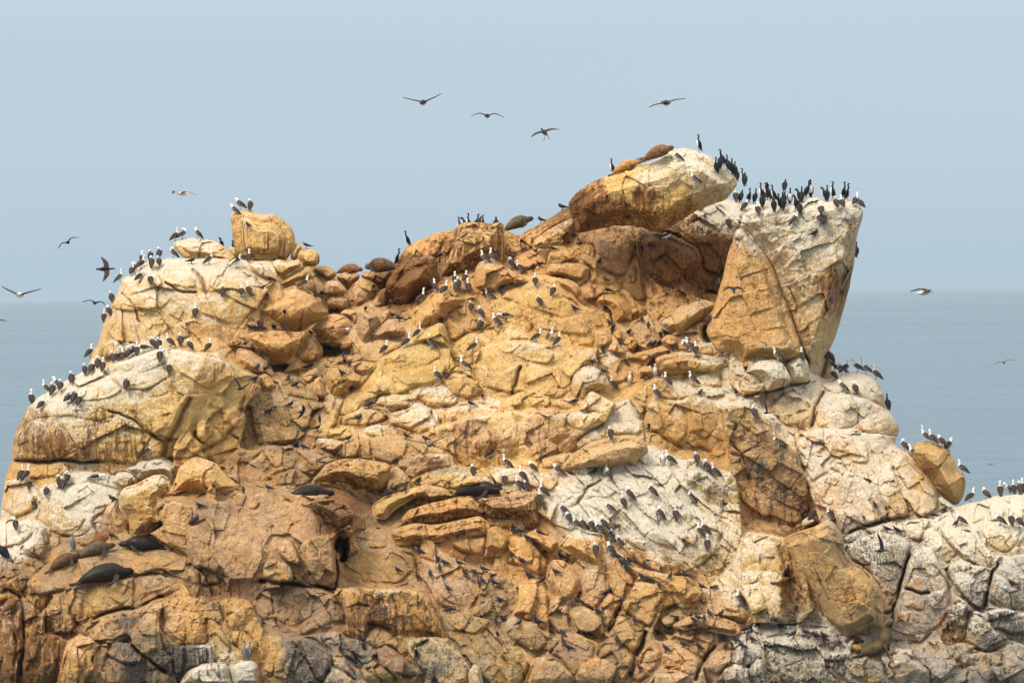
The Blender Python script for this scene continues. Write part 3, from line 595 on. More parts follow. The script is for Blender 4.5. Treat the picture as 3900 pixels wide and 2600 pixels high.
("C","512,790 560,720 600,680 720,600 820,550 910,520 1000,490 1100,450 1280,400 1360,360 1450,300 1560,273 1700,300 1820,345 1880,400 1990,480 2060,560 2068,620 2020,690 1965,750 1850,792 1700,850 1560,930 1450,1000 1330,1042 1260,1042 1190,1002 1090,990 950,985 850,1010 700,1040 590,1062 560,930 530,860","T1.9 L4.4 K9 x1 s1.15 f.14 z1.1 R.35 b3 w-.12 r.12 k1250,1040,1500,810,2068,680,1.8 c1640,385,760,640,.6,3","biggest summit boulder, rust streaked and overhanging, sea lions on its back"),
("C","575,1085 700,1030 860,990 960,985 1100,995 1192,1045 1165,1120 1105,1250 1060,1400 1000,1450 890,1415 780,1360 770,1220 740,1150 570,1167","T1.1 L1.0 K6 s.8 #T w.05",None),
("Z","1460,556 1481,532 1508,532 1538,537 1571,552 1601,570 1613,594 1608,612 1580,650 1556,695 1545,690 1510,660 1475,640 1468,616","T1.2 L1.5 K4 s1.1 #O r.28 R.2 c1525,690,1540,540,.5,1.5","square block with vertical rust streaks under the summit overhang"),
("C","1340,1040 1560,930 1750,850 1960,760 2100,742 2200,722 2255,745 2200,800 2115,880 2085,1010 2040,1022 2000,1150 1960,1300 1930,1450 1760,1400 1740,1290 1700,1200 1580,1130 1560,1090 1400,1032","T1.0 L.4 s.9 #O r.3",None),
("C","350,1220 480,1202 600,1160 700,1143 762,1165 772,1220 777,1480 740,1532 712,1500 722,1380 640,1330 500,1310 380,1342 320,1330","T1.0 L1.4 K5 s.8 #O",None),
("C","45,1320 160,1225 250,1205 360,1215 340,1330 250,1340 150,1390 60,1370","T.6 L1.0",None),
("C","1010,1568 1060,1420 1110,1260 1180,1265 1190,1400 1250,1500 1300,1600 1200,1680 1080,1650","T.6 L.9 s.7",None),
("C","1190,1450 1300,1480 1420,1560 1520,1690 1560,1800 1480,1860 1350,1800 1240,1640","T.6 L.9",None),
# --- prow on the right
("D","530,700 590,615 690,590 700,505 800,505 900,560 1000,550 1100,535 1130,490 1230,482 1300,520 1400,500 1480,490 1560,520 1640,580 1656,640 1640,700 1608,830 1582,1000 1572,1130 1533,1280 1503,1420 1442,1650 1372,1850 1322,1940 1252,2190 1150,2180 1160,2000 1130,1927 1100,1850 1060,1750 1000,1550 930,1400 850,1160 740,980 600,800 520,768","T1.3 L3.3 K9 s1.02 x1 f.14 z1.0 R.35 b4 w.1 k1140,1990,1340,1325,1640,690,2.4 c1660,590,540,640,1.5,1.4","massive white-stained prow rock topped by the cormorant colony"),
("D","480,785 520,768 580,800 660,890 740,980 800,1060 850,1160 890,1280 930,1400 980,1500 1000,1590 1040,1700 1080,1800 1095,1850 1130,1930 1060,1960 950,1990 900,2010 830,1980 700,1990 600,2030 520,2075 490,1980 470,1910 400,1905 300,1895 280,1850 250,1790 215,1715 240,1640 270,1560 300,1480 330,1350 370,1200 400,1080 430,960 460,900","T1.3 L3.9 K7 s.98 x1 #O f.06 w.05 R.3 c980,1560,700,960,.7,2 c330,1690,900,1640,-.25,.8","tall orange shark-fin slab leaning against the white prow rock"),
("I","508,792 560,758 640,770 720,830 772,900 560,998 540,900","T.6 L3.3 K4",None),
("I","560,775 700,660 850,648 920,690 980,780 1002,840 950,882 770,942 742,860 660,782","T1.0 L3.5 w.1 K5","whitewashed wedge boulder at the foot of the fin slab, booby above"),
("I","948,690 1060,618 1132,630 1167,720 1167,850 1000,872 985,780","T.8 L3.5 w.1 K5","rounded whitewashed block under the prow with a booby facing away"),
("G","1700,690 1720,640 1850,560 2000,470 2060,436 2150,465 2234,490 2210,550 2130,660 2000,780 1960,842 1880,812 1780,752 1720,712","T1.3 L2.0 K4 s.6 #P w-.25 c1760,740,2240,490,1.0,2","pale pyramid shaped boulder wedged left of the fin slab"),
("G","1380,1010 1400,970 1600,920 1740,878 1782,885 1842,930 1760,970 1640,1000 1600,1062 1500,1032 1420,1022","T.6 L1.0 s.1 r.1","flat tan ledge slab where a row of terns sits"),
("G","1672,1000 1760,965 1900,945 2050,950 2200,975 2342,1003 2345,1040 2310,1100 2270,1182 2000,1182 1900,1170 1700,1132 1690,1060","T.9 L1.5 K5 s.9 r.2 w.05 R.2","long flat-topped ledge block with rusty face under preening boobies"),
("G","1893,920 1910,833 2000,838 2180,878 2208,960 2050,947","T.5 L1.4",None),
("G","1508,1122 1530,1085 1640,1073 1702,1130 1650,1162 1540,1152","T.5 L1.6","small smooth stone in the crevice left of the long ledge block"),
# --- central mass
("G","18,200 60,110 170,78 250,130 380,200 522,290 500,302 400,322 300,362 240,432 100,432 30,392 10,300","T1.0 L1.9 K4 #O w.12 c30,160,500,300,.5,1","pointed slab with pale top where boobies look left of the dome"),
("G","300,370 430,320 600,313 700,360 800,410 920,480 1000,560 1080,640 1102,720 1070,780 1112,830 1100,892 1000,892 880,900 700,870 600,840 560,760 550,680 460,600 430,500 260,440","T1.5 L1.2 K9 #Y f.09 z.8 w-.05",None),
("G","660,190 700,120 850,108 1000,130 1072,160 1062,250 1040,292 950,302 800,262 690,252","T.9 L1.5 K5 #O","blunt orange block above the central dome with a booby below"),
("G","770,272 870,265 960,310 1012,380 970,462 930,440 860,360 790,342","T.5 L1.5 K4 #O","smooth slab tilted below the blunt orange block"),
("G","960,312 1080,290 1122,380 1132,462 1000,472 1000,400","T.6 L1.2",None),
("G","1128,482 1190,420 1290,408 1400,460 1462,540 1467,662 1400,682 1300,682 1270,560 1180,482","T.9 L1.3 K5","rounded ochre boulder with striped right face, tern on its crown"),
("G","1340,402 1380,348 1450,390 1500,500 1533,600 1510,632 1460,602 1440,480","T.5 L1.2",None),
("G","1123,742 1230,728 1282,800 1292,850 1240,902 1170,932 1130,872","T.7 L1.3","tan boulder with white drips at the foot of the central dome"),
("G","1278,762 1350,728 1388,780 1382,832 1320,842","T.4 L1.4","small dark rounded stone on top of the tan drip boulder"),
("G","1378,832 1430,793 1490,800 1517,860 1500,912 1440,947 1390,902","T.5 L1.6","round pale cobble boulder among the ledge terns"),
("G","1228,922 1300,833 1370,880 1422,952 1380,982 1300,962","T.5 L1.3","flat-faced tan stone left of the round cobble boulder"),
("G","1458,752 1500,668 1580,658 1680,760 1752,822 1720,872 1600,912 1520,882 1500,832","T.7 L.9 #T",None),
("G","1728,832 1800,778 1870,800 1902,860 1840,902 1780,887","T.5 L1.4 r.15","small cracked stone beneath the pale pyramid boulder"),
("G","1138,982 1200,958 1380,1000 1400,1040 1450,1090 1472,1150 1400,1202 1290,1242 1250,1182 1230,1100 1180,1042","T.8 L1.0",None),
("G","938,1112 1050,1053 1150,1090 1230,1170 1262,1250 1200,1282 1080,1322 1070,1402 1000,1422 940,1402 908,1280 920,1180","T1.0 L1.7 K5 w.15","cream block with scratchy white face below two diving terns"),
("G","0,960 200,840 400,828 600,850 800,880 960,900 1100,940 1142,1020 1000,1080 920,1180 900,1280 860,1332 780,1372 600,1342 450,1302 370,1322 260,1302 100,1252 30,1182 20,1060","T1.6 L1.3 K10 f.12 z1.0 w.02",None),
("G","350,1372 420,1310 540,1288 620,1310 722,1390 700,1432 560,1482 400,1482","T.8 L1.1 w.1",None),
("G","700,1382 820,1388 960,1450 950,1482 850,1482 740,1432","T.4 L1.2",None),
("F","940,1040 1000,870 1100,800 1210,710 1270,600 1330,500 1500,440 1650,400 1720,360 1800,400 1950,420 1962,560 1920,640 1900,682 1800,760 1700,762 1600,802 1500,850 1300,862 1280,932 1150,932 1100,1000 980,1042","T1.7 L1.3 K10 f.07 z1.3 R.9 s.4",None),
("B","1420,1390 1450,1260 1560,1170 1700,1060 1760,1028 1850,1120 1900,1148 2030,1150 2032,1172 1930,1192 1850,1252 1760,1302 1740,1372 1680,1402 1560,1472 1450,1492","T1.2 L2.2 K6 #O","large orange boulder under the crowded booby group"),
("F","1608,372 1720,268 1860,188 1912,200 1940,290 1952,412 1800,402 1700,382","T.8 L1.8 K4 #Y","wedge shaped yellow rock with a preening booby on its tip"),
("F","1928,120 2040,60 2130,38 2200,90 2300,150 2352,200 2250,242 2100,282 2000,362 1960,372 1940,250","T.9 L1.6 K6 #O",None),
("F","1968,462 2000,378 2150,300 2352,250 2380,420 2300,542 2200,562 2100,572 2000,522","T1.0 L1.4 K7 #Y",None),
("F","1898,722 1980,648 2090,658 2210,740 2232,862 2100,892 2030,862 1960,802","T.9 L1.4 f.2",None),
("F","1278,942 1330,868 1450,848 1560,870 1602,912 1560,962 1400,962","T.7 L1.5 w.2",None),
("F","1638,852 1760,788 1850,778 1950,800 2052,900 1980,962 1760,962 1700,902","T.8 L1.3 w.3",None),
("F","1878,1142 1890,1070 1910,1000 2050,958 2200,938 2352,958 2380,1060 2100,1062 1980,1112","T.9 L1.2 w.1",None),
("F","1378,1082 1560,1018 1700,958 1762,970 1800,1060 1862,1142 1680,1212 1540,1152 1400,1122","T.9 L1.3 w.25",None),
("F","980,1050 1100,1000 1250,980 1380,1010 1400,1080 1280,1120 1100,1120 960,1130","T.6 L1.0 w.1",None),
("F","640,1180 700,1060 800,920 900,895 975,900 940,1010 930,1110 880,1180 760,1240 660,1230","T.9 L1.3 w.05 #Y",None),
("H","-400,330 -200,262 -80,222 150,180 380,178 500,168 560,190 700,160 860,190 1140,160 1202,230 1100,322 960,402 960,482 900,542 640,582 640,722 500,692 400,692 200,662 120,722 -100,642 -220,522 -380,462","T1.4 L1.3 K9 s.9 f.14 z.75 a35 R.5 r.1",None),
("P","728,547 830,430 950,373 1040,395 1062,470 1077,592 900,592 800,592","T.8 L1.5 #T",None),
("P","1060,470 1080,400 1180,388 1290,410 1450,440 1560,480 1742,515 1742,552 1560,552 1300,592 1260,642 1150,622 1075,592","T.9 L1.7 K6 s.3",None),
("P","1300,592 1400,540 1560,550 1780,548 1793,600 1780,662 1600,692 1480,742 1440,792 1380,742 1310,652","T.9 L1.5 w.1",None),
("P","998,352 1060,303 1180,288 1290,340 1352,412 1200,412 1060,392","T.5 L1.4 w.25",None),
("P","538,452 560,408 700,413 832,440 740,542 700,547 560,512","T.6 L1.5 w.15","blocky cream topped stone below the sloping tern ledge"),
("P","-60,140 100,60 300,18 520,58 642,100 500,160 480,290 390,430 250,472 0,452","T1.2 L1.1 K8 #D",None),
("P","340,502 420,350 540,298 700,318 860,298 882,432 720,422 560,422 520,502 400,522","T.8 L1.1",None),
("P","515,802 640,640 800,598 950,588 1180,630 1242,660 1205,830 1172,902 1060,882 920,872 760,802 640,812","T1.1 L2.0 K6 s1.0 r.15 #T R.3 c520,740,1200,800,.6,1","broad tan rock with rusty undercut along its lower edge"),
("P","1183,832 1230,680 1300,658 1380,730 1417,802 1300,852 1200,902","T.7 L2.0 K4",None),
("P","-100,640 0,600 100,478 350,500 600,558 742,600 640,652 520,760 340,702 200,742 110,802 50,852 0,832 -100,800","T1.0 L1.2 K8 #D R.7",None),
("P","108,812 200,740 340,688 430,700 522,790 400,832 200,852","T.5 L1.4 #D",None),
("P","1065,1060 1075,1008 1180,938 1350,898 1440,858 1602,870 1540,922 1440,962 1330,1032 1250,1082 1190,1152 1080,1142","T.9 L2.0 K5 s.2 #Y","yellow wedge slab with several dark terns along its sloping top"),
("P","1428,802 1560,700 1700,668 1860,700 1990,718 2132,800 2120,832 1890,842 1860,882 1700,842 1600,832 1540,862","T.8 L1.6 K6 s.1 #Y w.15",None),
("P","1888,832 1960,748 2060,758 2132,800 2120,834 2000,838","T.5 L2.1 #O","half round rock with striped face beneath a preening booby"),
("P","1438,872 1560,828 1700,850 1800,918 1832,942 1720,962 1600,972 1500,942 1440,942","T.6 L2.0 #T","rounded tan boulder left of the dark sea lion's ledge"),
("P","1323,1152 1400,1060 1540,1018 1780,958 1990,948 2080,1028 2113,1100 2040,1122 1880,1132 1700,1182 1620,1192 1500,1182 1400,1212 1340,1202","T1.0 L2.3 K6 s.8 #O r.15 R.25","upper of two stacked orange slabs below the dark sea lion"),
("P","1228,1262 1330,1220 1450,1188 1640,1198 1850,1158 2050,1118 2153,1190 2150,1242 2100,1302 1900,1332 1760,1372 1530,1412 1470,1382 1380,1402 1300,1402","T1.0 L2.2 K6 s.8 #O r.1 R.25","lower of two stacked orange slabs with a vertical split"),
("P","1788,1362 1950,1318 2113,1300 2113,1380 2090,1482 1900,1452 1830,1412","T.7 L2.0 #O",None),
("P","2108,1422 2130,1230 2220,1208 2320,1280 2355,1340 2300,1442 2240,1472 2120,1412","T.8 L2.1 #O","blunt orange knob right of the two stacked slabs"),
("P","448,1012 560,963 720,963 770,1000 860,1028 917,1085 880,1230 830,1342 700,1272 650,1182 560,1082 470,1022","T1.3 L2.4 K5 s1.5 #T r.02 g.2 R.2 c640,1190,920,1100,.5,2","dark streaked wedge boulder hanging over a black cave mouth"),
("H","48,962 240,948 500,898 612,888 640,1000 692,1180 670,1272 480,1252 440,1162 150,1132 50,1012","T1.1 L1.9 K5 s1.0 #O r.45 R.2","brown block with rusty face right of the dark sea lion"),
("H","120,1140 430,1120 480,1180 480,1260 340,1230 160,1200","T.5 L1.8",None),
# --- lower left masses
("N","-900,-10 -780,-110 -600,-70 -480,-140 -250,-80 0,-20 90,-170 250,-120 420,-60 560,-10 640,90 692,180 722,260 737,500 732,700 650,722 540,692 520,652 350,662 100,612 0,632 -200,642 -320,560 -420,520 -560,480 -640,330 -800,290","T2.0 L1.9 K12 s.7 f.16 z1.2 R.5",None),
("N","230,190 250,90 300,85 325,150 320,230 270,245","T.4 L4.0",None),
("N","330,240 340,80 390,55 440,90 465,160 450,240 380,262","T.45 L4.0",None),
("N","480,180 500,110 545,130 550,200 500,220","T.35 L4.0",None),
("N","555,200 570,120 640,130 690,180 640,210","T.4 L3.9",None),
("N","190,300 260,240 330,270 380,380 410,480 300,450 220,400","T.5 L4.0",None),
("N","60,580 90,450 200,440 300,480 345,560 330,640 160,640","T.6 L3.9",None),
("N","400,300 500,230 600,220 715,215 730,430 735,640 640,700 560,640 470,520 420,420","T.8 L3.7 K5 s.9",None),
("N","-180,220 -60,130 60,210 120,330 60,430 -80,420 -170,330","T.7 L3.6",None),
("M","240,650 330,560 450,470 700,370 1000,340 1350,328 1560,318 1722,430 1700,522 1450,532 1250,572 1000,642 830,672 640,692 480,742 350,762","T1.2 L2.6 K7 s-.3 #D R.8 f.05",None),
("M","650,702 850,640 1100,610 1400,558 1580,600 1652,700 1500,762 1300,872 1050,902 820,962 740,1042 620,962 600,800","T1.2 L2.4 K8 s.4 f.12",None),
("M","418,902 600,700 640,900 700,1042 660,1112 540,1122 460,1152 400,1100","T.9 L2.3 g.2",None),
("M","188,1402 280,1150 360,960 420,900 402,1110 530,1130 542,1300 480,1600 200,1600","T1.2 L2.2 s.9 r.3 f.12 a70",None),
("M","788,1100 950,958 1200,878 1402,838 1300,962 1200,1172 1090,1192 910,1202","T1.0 L2.3 g.25 #T",None),
("M","1188,1152 1280,1000 1390,868 1482,880 1450,1010 1480,1160 1520,1280 1602,1330 1592,1502 1500,1442 1350,1302 1280,1232","T1.0 L2.5 g.1 f.16 z.7",None),
("M","1478,902 1580,848 1700,900 1822,918 1892,1060 1913,1160 1890,1212 1640,1222 1540,1112 1470,1052","T1.0 L2.4 #O f.12 z.7 a60",None),
("M","1598,1230 1900,1208 1893,1372 1740,1422 1610,1492","T.6 L2.3 s1.2 g.5 r.3",None),
("M","555,1600 620,1300 700,1188 860,1168 903,1230 830,1362 880,1422 800,1502 760,1600","T1.0 L2.3 #O f.12",None),
("M","998,1202 1100,1188 1250,1280 1322,1350 1200,1402 1100,1382 980,1302","T.8 L2.3 g.3 f.16 z.6",None),
("M","830,1380 900,1230 990,1200 990,1300 940,1420 860,1560 760,1560","T.6 L2.2",None),
("M","1638,1600 1720,1440 1850,1388 2060,1368 2102,1420 2142,1600","T.8 L2.4 w.25 s.9 #P","white-stained square rock at the lower edge under a cormorant"),
("M","2108,1422 2170,1358 2300,1348 2380,1400 2400,1600 2150,1600","T.8 L2.5 w.3 s.9 #P","whitewashed block carrying two red-footed grey cormorants"),
("M","1898,972 1960,958 2050,1090 2113,1230 2100,1342 2020,1352 1940,1100","T.6 L2.5 g.2",None),
("M","95,962 200,848 300,848 392,930 340,1002 240,1182 180,1100","T.8 L1.9",None),
("M","-40,1010 100,1008 150,1200 130,1400 100,1600 -40,1600","T.9 L1.9 r.2 a80",None),
("M","-60,380 80,378 300,398 422,490 300,582 220,722 -60,742","T.9 L1.9 R.7 #D",None),
("M","2085,932 2150,928 2212,1050 2160,1092 2100,1062","T.4 L2.6 #O",None),
("M","2108,1082 2230,1078 2330,1180 2380,1240 2250,1302 2140,1192","T.6 L2.5 #O",None),
("M","1498,532 1740,478 1832,560 1832,662 1660,602","T.5 L2.6 #D",None),
("M","1838,662 1852,468 1990,580 2042,650 1900,680","T.5 L2.6 #D",None),
("M","300,800 340,690 420,660 460,720 440,840 380,900 310,850","T.5 L2.5 #O",None),
# --- lower middle
("N","700,762 760,698 960,688 1300,698 1500,718 1542,780 1640,920 1722,1080 1733,1162 1600,1112 1300,1072 1140,1032 1050,1002 1000,1182 900,1102 840,972 790,852","T1.3 L2.5 K7 s.9 r.3 g.12 #O R.5",None),
("N","1008,1192 1050,1058 1130,1018 1220,1070 1320,1200 1372,1332 1240,1222 1100,1252","T.8 L2.5",None),
("N","1098,1252 1200,1218 1350,1330 1562,1482 1400,1502 1260,1472 1140,1352","T.8 L2.4 #D g.1",None),
("N","1438,1242 1640,1158 1730,1168 1860,1300 1942,1430 1990,1600 1690,1600 1560,1452","T1.1 L2.5 g.25 #P R.6",None),
("N","1948,1472 2000,1388 2060,1430 2095,1600 1960,1600","T.5 L2.6 #P","upright pale grey pillar stone at the lower edge of the rocks"),
("N","208,1192 290,1178 360,1230 470,1370 575,1600 300,1600 240,1352","T.9 L2.5 g.25 #T",None),
("N","328,1162 450,1148 560,1180 650,1290 682,1400 620,1560 560,1542 470,1352 400,1232","T.8 L2.5 g.2 #T",None),
("N","768,1262 800,1218 900,1310 932,1392 850,1342","T.35 L2.6 g.3 #G",None),
("N","818,1192 980,1208 1022,1300 990,1342 920,1322","T.4 L2.6 g.1",None),
("N","638,1522 700,1428 800,1450 940,1600 640,1600","T.6 L2.7 #P",None),
("N","698,1352 800,1338 900,1470 922,1542 720,1422","T.5 L2.6",None),
("N","1018,1442 1100,1418 1220,1450 1292,1530 1270,1562 1100,1502","T.45 L2.6",None),
("N","618,1192 690,1158 800,1340 720,1302","T.4 L2.6",None),
("N","150,760 400,662 560,680 760,762 835,1012 700,1000 500,1100 300,1160 200,1050","T1.0 L1.6 K8 #D R.8",None),
("N","850,420 1000,330 1250,330 1450,400 1480,560 1300,700 1000,690 760,700 750,480","T1.2 L1.5 K8 #D R.9 f.06",None),
("N","1250,560 1400,560 1560,640 1640,740 1560,740 1300,700 1230,690","T.6 L1.8 #D",None),
("N","1500,420 1700,470 1880,560 2070,690 1960,940 1850,900 1700,860 1620,760 1540,600","T1.0 L1.7 K6 #T",None),
("N","2080,670 2200,690 2300,740 2330,800 2180,990 1980,940","T.7 L1.7",None),
("N","1640,900 1900,940 2160,990 2060,1110 2230,1320 2330,1400 2352,1600 2140,1600 1900,1290 1750,1120","T.9 L1.6 K7 s.1 #D f.14 z.7 a-45",None),
# --- lower right
("L","408,322 500,220 590,148 700,180 850,198 862,330 840,480 872,540 800,567 700,492 620,442 560,402","T1.0 L2.2 K5 #O","orange block at the foot of the white slope below a booby row"),
("L","858,412 960,428 1080,540 1132,620 1110,702 1060,802 920,742 870,562","T.8 L2.3 #O g.1",None),
("L","1078,490 1250,528 1480,578 1620,593 1772,740 1700,832 1640,882 1550,892 1390,692 1330,642 1150,602","T1.0 L2.9 K5 s.4 #O r.1 R.18 c1380,690,1560,890,.9,2","overhanging tan slab with dark underside among sitting terns"),
("L","1128,642 1200,628 1390,680 1402,780 1330,872 1310,1002 1250,1052 1100,962 1020,882 1070,782","T1.0 L2.4 g.15 #O",None),
("L","368,432 480,438 600,540 658,610 600,782 500,852 420,832 300,622","T.9 L2.0 #O","ochre boulder between the tern slope and the orange block"),
("L","638,702 720,558 860,570 872,740 780,852 740,902 640,802","T.9 L2.0 #T",None),
("L","-40,220 150,228 330,430 302,582 200,542 50,482 -40,472","T.8 L1.8 #O",None),
("L","120,220 200,190 330,210 430,270 380,380 300,350 200,280","T.6 L2.3 #O","flat-topped tan boulder with terns below the rusty brown block"),
("L","518,932 560,858 700,880 800,948 852,1080 820,1172 740,1142 600,1062","T.8 L2.0 w.1",None),
("L","345,940 400,850 520,850 520,960 545,1090 420,1110 350,1040","T.6 L2.1",None),
("L","90,980 180,740 240,670 320,690 340,850 330,1000 300,1080 200,1000","T.7 L1.9 #O",None),
("L","908,1062 960,958 1020,948 1110,1030 1132,1110 1222,1088 1200,1182 1130,1302 1010,1202","T.8 L2.3 g.12",None),
("L","788,1332 840,1218 950,1213 1052,1270 1030,1362 950,1402","T.6 L2.3",None),
("L","830,1010 830,900 880,870 930,930 900,1050 870,1090","T.4 L2.2",None),
("L","850,860 870,780 950,770 1000,850 960,970 920,960","T.4 L2.3",None),
("L","-40,1130 60,1020 200,1020 330,1190 250,1292 100,1232","T.8 L2.2 R.5 #D",None),
("L","348,1292 500,1118 640,1180 762,1220 740,1332 560,1502 460,1352","T.9 L2.3 R.5 #D f.05",None),
("L","130,1600 200,1400 400,1348 552,1490 545,1600","T.8 L2.5 R.5 #T f.05",None),
("L","-40,1300 80,1260 160,1420 90,1560 -40,1600","T.7 L2.4 R.4 #T",None),
("L","575,1600 620,1400 760,1338 880,1350 962,1430 900,1600","T.9 L2.5 R.5 #T f.05",None),
("L","960,1420 1030,1330 1130,1330 1060,1500 1000,1600 900,1600","T.6 L2.4",None),
("L","1180,1400 1240,1260 1340,1290 1330,1400 1250,1500 1150,1560 1090,1500","T.7 L2.4 R.4",None),
("L","1388,1422 1450,1278 1560,1238 1700,1330 1752,1380 1700,1502 1550,1452","T.9 L2.4 R.3 #T",None),
("L","1280,1600 1330,1480 1500,1470 1650,1510 1640,1600","T.7 L2.5",None),
("L","1558,1152 1700,1108 1850,1098 1852,1190 1770,1362 1700,1302 1590,1240","T.8 L2.3 #T",None),
("L","1788,1372 1860,1288 1980,1258 2060,1258 1980,1402 1920,1482 1780,1442","T.7 L2.4 g.1",None),
("L","1938,1452 2050,1388 2132,1420 2125,1600 1960,1600","T.7 L2.5",None),
("L","2208,1402 2250,1338 2400,1380 2400,1600 2240,1600","T.7 L2.5 w.1 g.1",None),
("L","2010,1380 2060,1250 2200,1150 2330,1250 2380,1330 2220,1360 2130,1420","T.9 L2.2 w.2 g.25 a60 f.16",None),
("L","1458,1042 1600,958 1800,928 1950,968 2092,1028 2113,1090 2040,1142 1880,1112 1740,1062 1600,1092 1510,1072","T.7 L2.9 K5 s-.2 #T r.1 R.15","flat tan slab crowded with sooty terns"),
("L","1640,950 1700,860 1880,850 1970,900 2100,930 2130,1010 1950,970 1800,930","T.6 L2.2 #T",None),
("L","1340,1020 1400,950 1520,970 1520,1010 1440,1060 1350,1070","T.5 L2.3",None),
# --- white slope and right flank
("H","-30,800 130,760 210,680 330,678 500,690 650,720 840,720 960,745 1250,745 1400,702 1600,680 1780,640 1850,700 2000,680 2112,680 2200,740 2312,850 2300,1000 2280,1300 2200,1480 2120,1560 1900,1640 1750,1740 1640,1620 1560,1580 1400,1400 1350,1200 1250,1262 1150,1272 880,1242 700,1182 650,1000 610,872 400,812 120,850","T1.5 L1.5 K12 s.3 f.2 z.95 a-48 A2.6 R.6 w.08",None),
("H","958,412 1100,320 1300,258 1490,213 1562,230 1572,320 1500,362 1400,372 1260,382 1150,422 960,492","T.8 L2.0 #O K6 w.1",None),
("H","818,662 930,540 1090,440 1260,388 1420,368 1540,400 1602,480 1612,540 1530,592 1510,662 1400,702 1260,742 1100,742 940,742 820,712","T1.3 L2.4 K6 s1.1 #T w-.55 g.12 R.25 c830,640,1530,560,.5,2","lens shaped brown boulder with drip-stained brow over the white slope"),
("H","638,592 790,568 902,540 860,602 820,662 640,722","T.6 L1.9 #T",None),
("H","1598,92 1700,40 1900,60 2100,0 2200,60 2332,240 2360,380 2332,562 2250,602 2100,482 1950,522 1900,482 1780,422 1700,342 1600,342 1560,252","T1.3 L1.7 K8 s.9 #O w-.1 f.12",None),
("H","1930,870 1950,690 2110,680 2200,760 2320,860 2300,1000 2270,1180 2180,1250 2080,1050 1990,960","T.8 L2.2 g.4 r.1 s.9",None),
("I","-10,832 130,768 230,753 342,800 362,902 160,902 60,872","T.6 L2.3 w.2",None),
("I","158,902 240,893 360,930 442,1000 430,1062 300,1082 200,982","T.7 L2.3 w.25",None),
("I","328,1072 440,958 560,1000 690,1060 742,1150 730,1182 640,1092 500,1062","T.7 L2.3 w.25",None),
("J","-442,-130 -280,-142 -150,-112 0,-20 60,100 250,290 292,370 382,610 372,880 280,952 100,972 -60,902 -230,332 -352,300","T1.4 L2.0 K6 s1.1 #T g.12 R.3 w-.15 r.15 f.2",None),
("I","700,1470 760,1420 880,1440 1000,1480 1060,1568 1040,1640 800,1680 690,1600","T.7 L2.6 w.35 #P",None),
("I","730,1190 740,1130 850,1170 960,1290 1040,1390 1030,1480 960,1460 860,1360","T.6 L2.1 w.3",None),
("I","798,1092 900,998 1000,938 1110,1010 1222,1060 1243,1120 1150,1282 1000,1272 900,1242 850,1162","T.9 L1.9 #P w-.25",None),
("I","738,1062 760,958 900,898 1100,868 1112,1000 1000,932 870,1012 780,1062","T.6 L1.9",None),
("I","1088,1022 1120,878 1220,858 1302,910 1302,952 1240,1062 1160,1092","T.6 L1.9",None),
("I","1198,1152 1260,1008 1330,948 1450,948 1550,988 1602,1100 1602,1242 1500,1272 1360,1292 1250,1262","T1.0 L1.9 w.05 R.4",None),
("I","1258,882 1340,858 1420,790 1540,738 1690,758 1762,800 1822,890 1852,960 1862,1060 1893,1122 1700,1012 1560,962 1450,942 1330,942","T1.1 L1.5 w.05",None),
("I","1608,1222 1622,1100 1560,1000 1700,1018 1880,1118 1962,1170 1998,1250 1970,1312 1900,1342 1800,1322 1640,1312","T.9 L1.8",None),
("J","1278,292 1340,218 1460,188 1560,213 1650,248 1722,370 1742,460 1812,508 1823,600 1793,702 1742,782 1690,772 1600,702 1560,642 1470,502 1400,432","T1.3 L.6 K5 s.9 #T w-.2 f.12 r.02 c1560,640,1820,520,1.0,2","big free-standing ochre boulder at the right sea edge, boobies on top"),
("I","1236,862 1290,700 1330,560 1385,600 1412,760 1380,852 1300,878","T.7 L-.8 #Y","narrow ochre rock squeezed behind the foot of the prow"),
("J","1560,700 1620,720 1710,790 1640,860 1580,840","T.5 L.9","small pale rock under the free-standing ochre boulder"),
("J","260,180 400,90 580,60 760,100 900,130 1080,140 1180,210 1330,430 1470,520 1570,680 1580,830 1480,870 1300,900 1270,800 1100,920 880,980 700,1050 600,900 500,800 400,640 300,400","T1.6 L1.3 K12 s.3 f.2 z.85 a-35 R.6",None),
("J","590,800 700,480 780,440 850,520 950,600 1080,780 1110,880 880,980 680,1050 620,930","T.8 L2.4 R.4 a-40 f.16",None),
("J","930,600 1060,420 1130,400 1280,800 1260,890 1120,930 1090,800","T.7 L2.5 R.4",None),
("J","1130,400 1200,280 1330,430 1430,520 1420,800 1350,880 1280,840","T.7 L2.2",None),
("J","680,1070 860,980 1090,950 1200,970 1260,1080 1200,1100 1000,1040 850,1090 740,1130","T.6 L2.2 R.3",None),
("J","1260,960 1360,930 1440,930 1420,1000 1390,1110 1320,1080 1270,1060","T.5 L2.2",None),
("J","1730,840 1740,800 1880,722 2000,690 2150,640 2280,628 2352,650 2500,640 2500,900 2300,962 2100,932 1980,952 1800,972 1700,932","T1.0 L1.4 K7 w.1 s.8 a80 f.14 z.8",None),
("J","1390,1130 1420,1040 1520,960 1650,880 1730,920 1760,960 1640,1030 1540,1020 1450,1090","T.6 L2.0",None),
("K","62,292 200,203 400,138 540,73 612,100 692,240 717,400 760,450 850,488 962,590 1027,680 1052,800 1067,1000 1062,1077 1000,1072 940,1042 880,1102 720,1152 640,1152 500,1062 420,1062 260,992 200,862 180,640 160,500 130,380","T1.2 L3.6 K6 s1.2 #T r-.35 R.3 b4 w-.15 f.16 z1.2 c430,150,730,1100,2.0,1.3","great brown hollow-faced slab whose left half sinks into shadow"),
("K","305,82 370,38 462,60 442,102 330,152","T.35 L4.4 w.2","small whitewashed stone perched on top of the hollow-faced slab"),
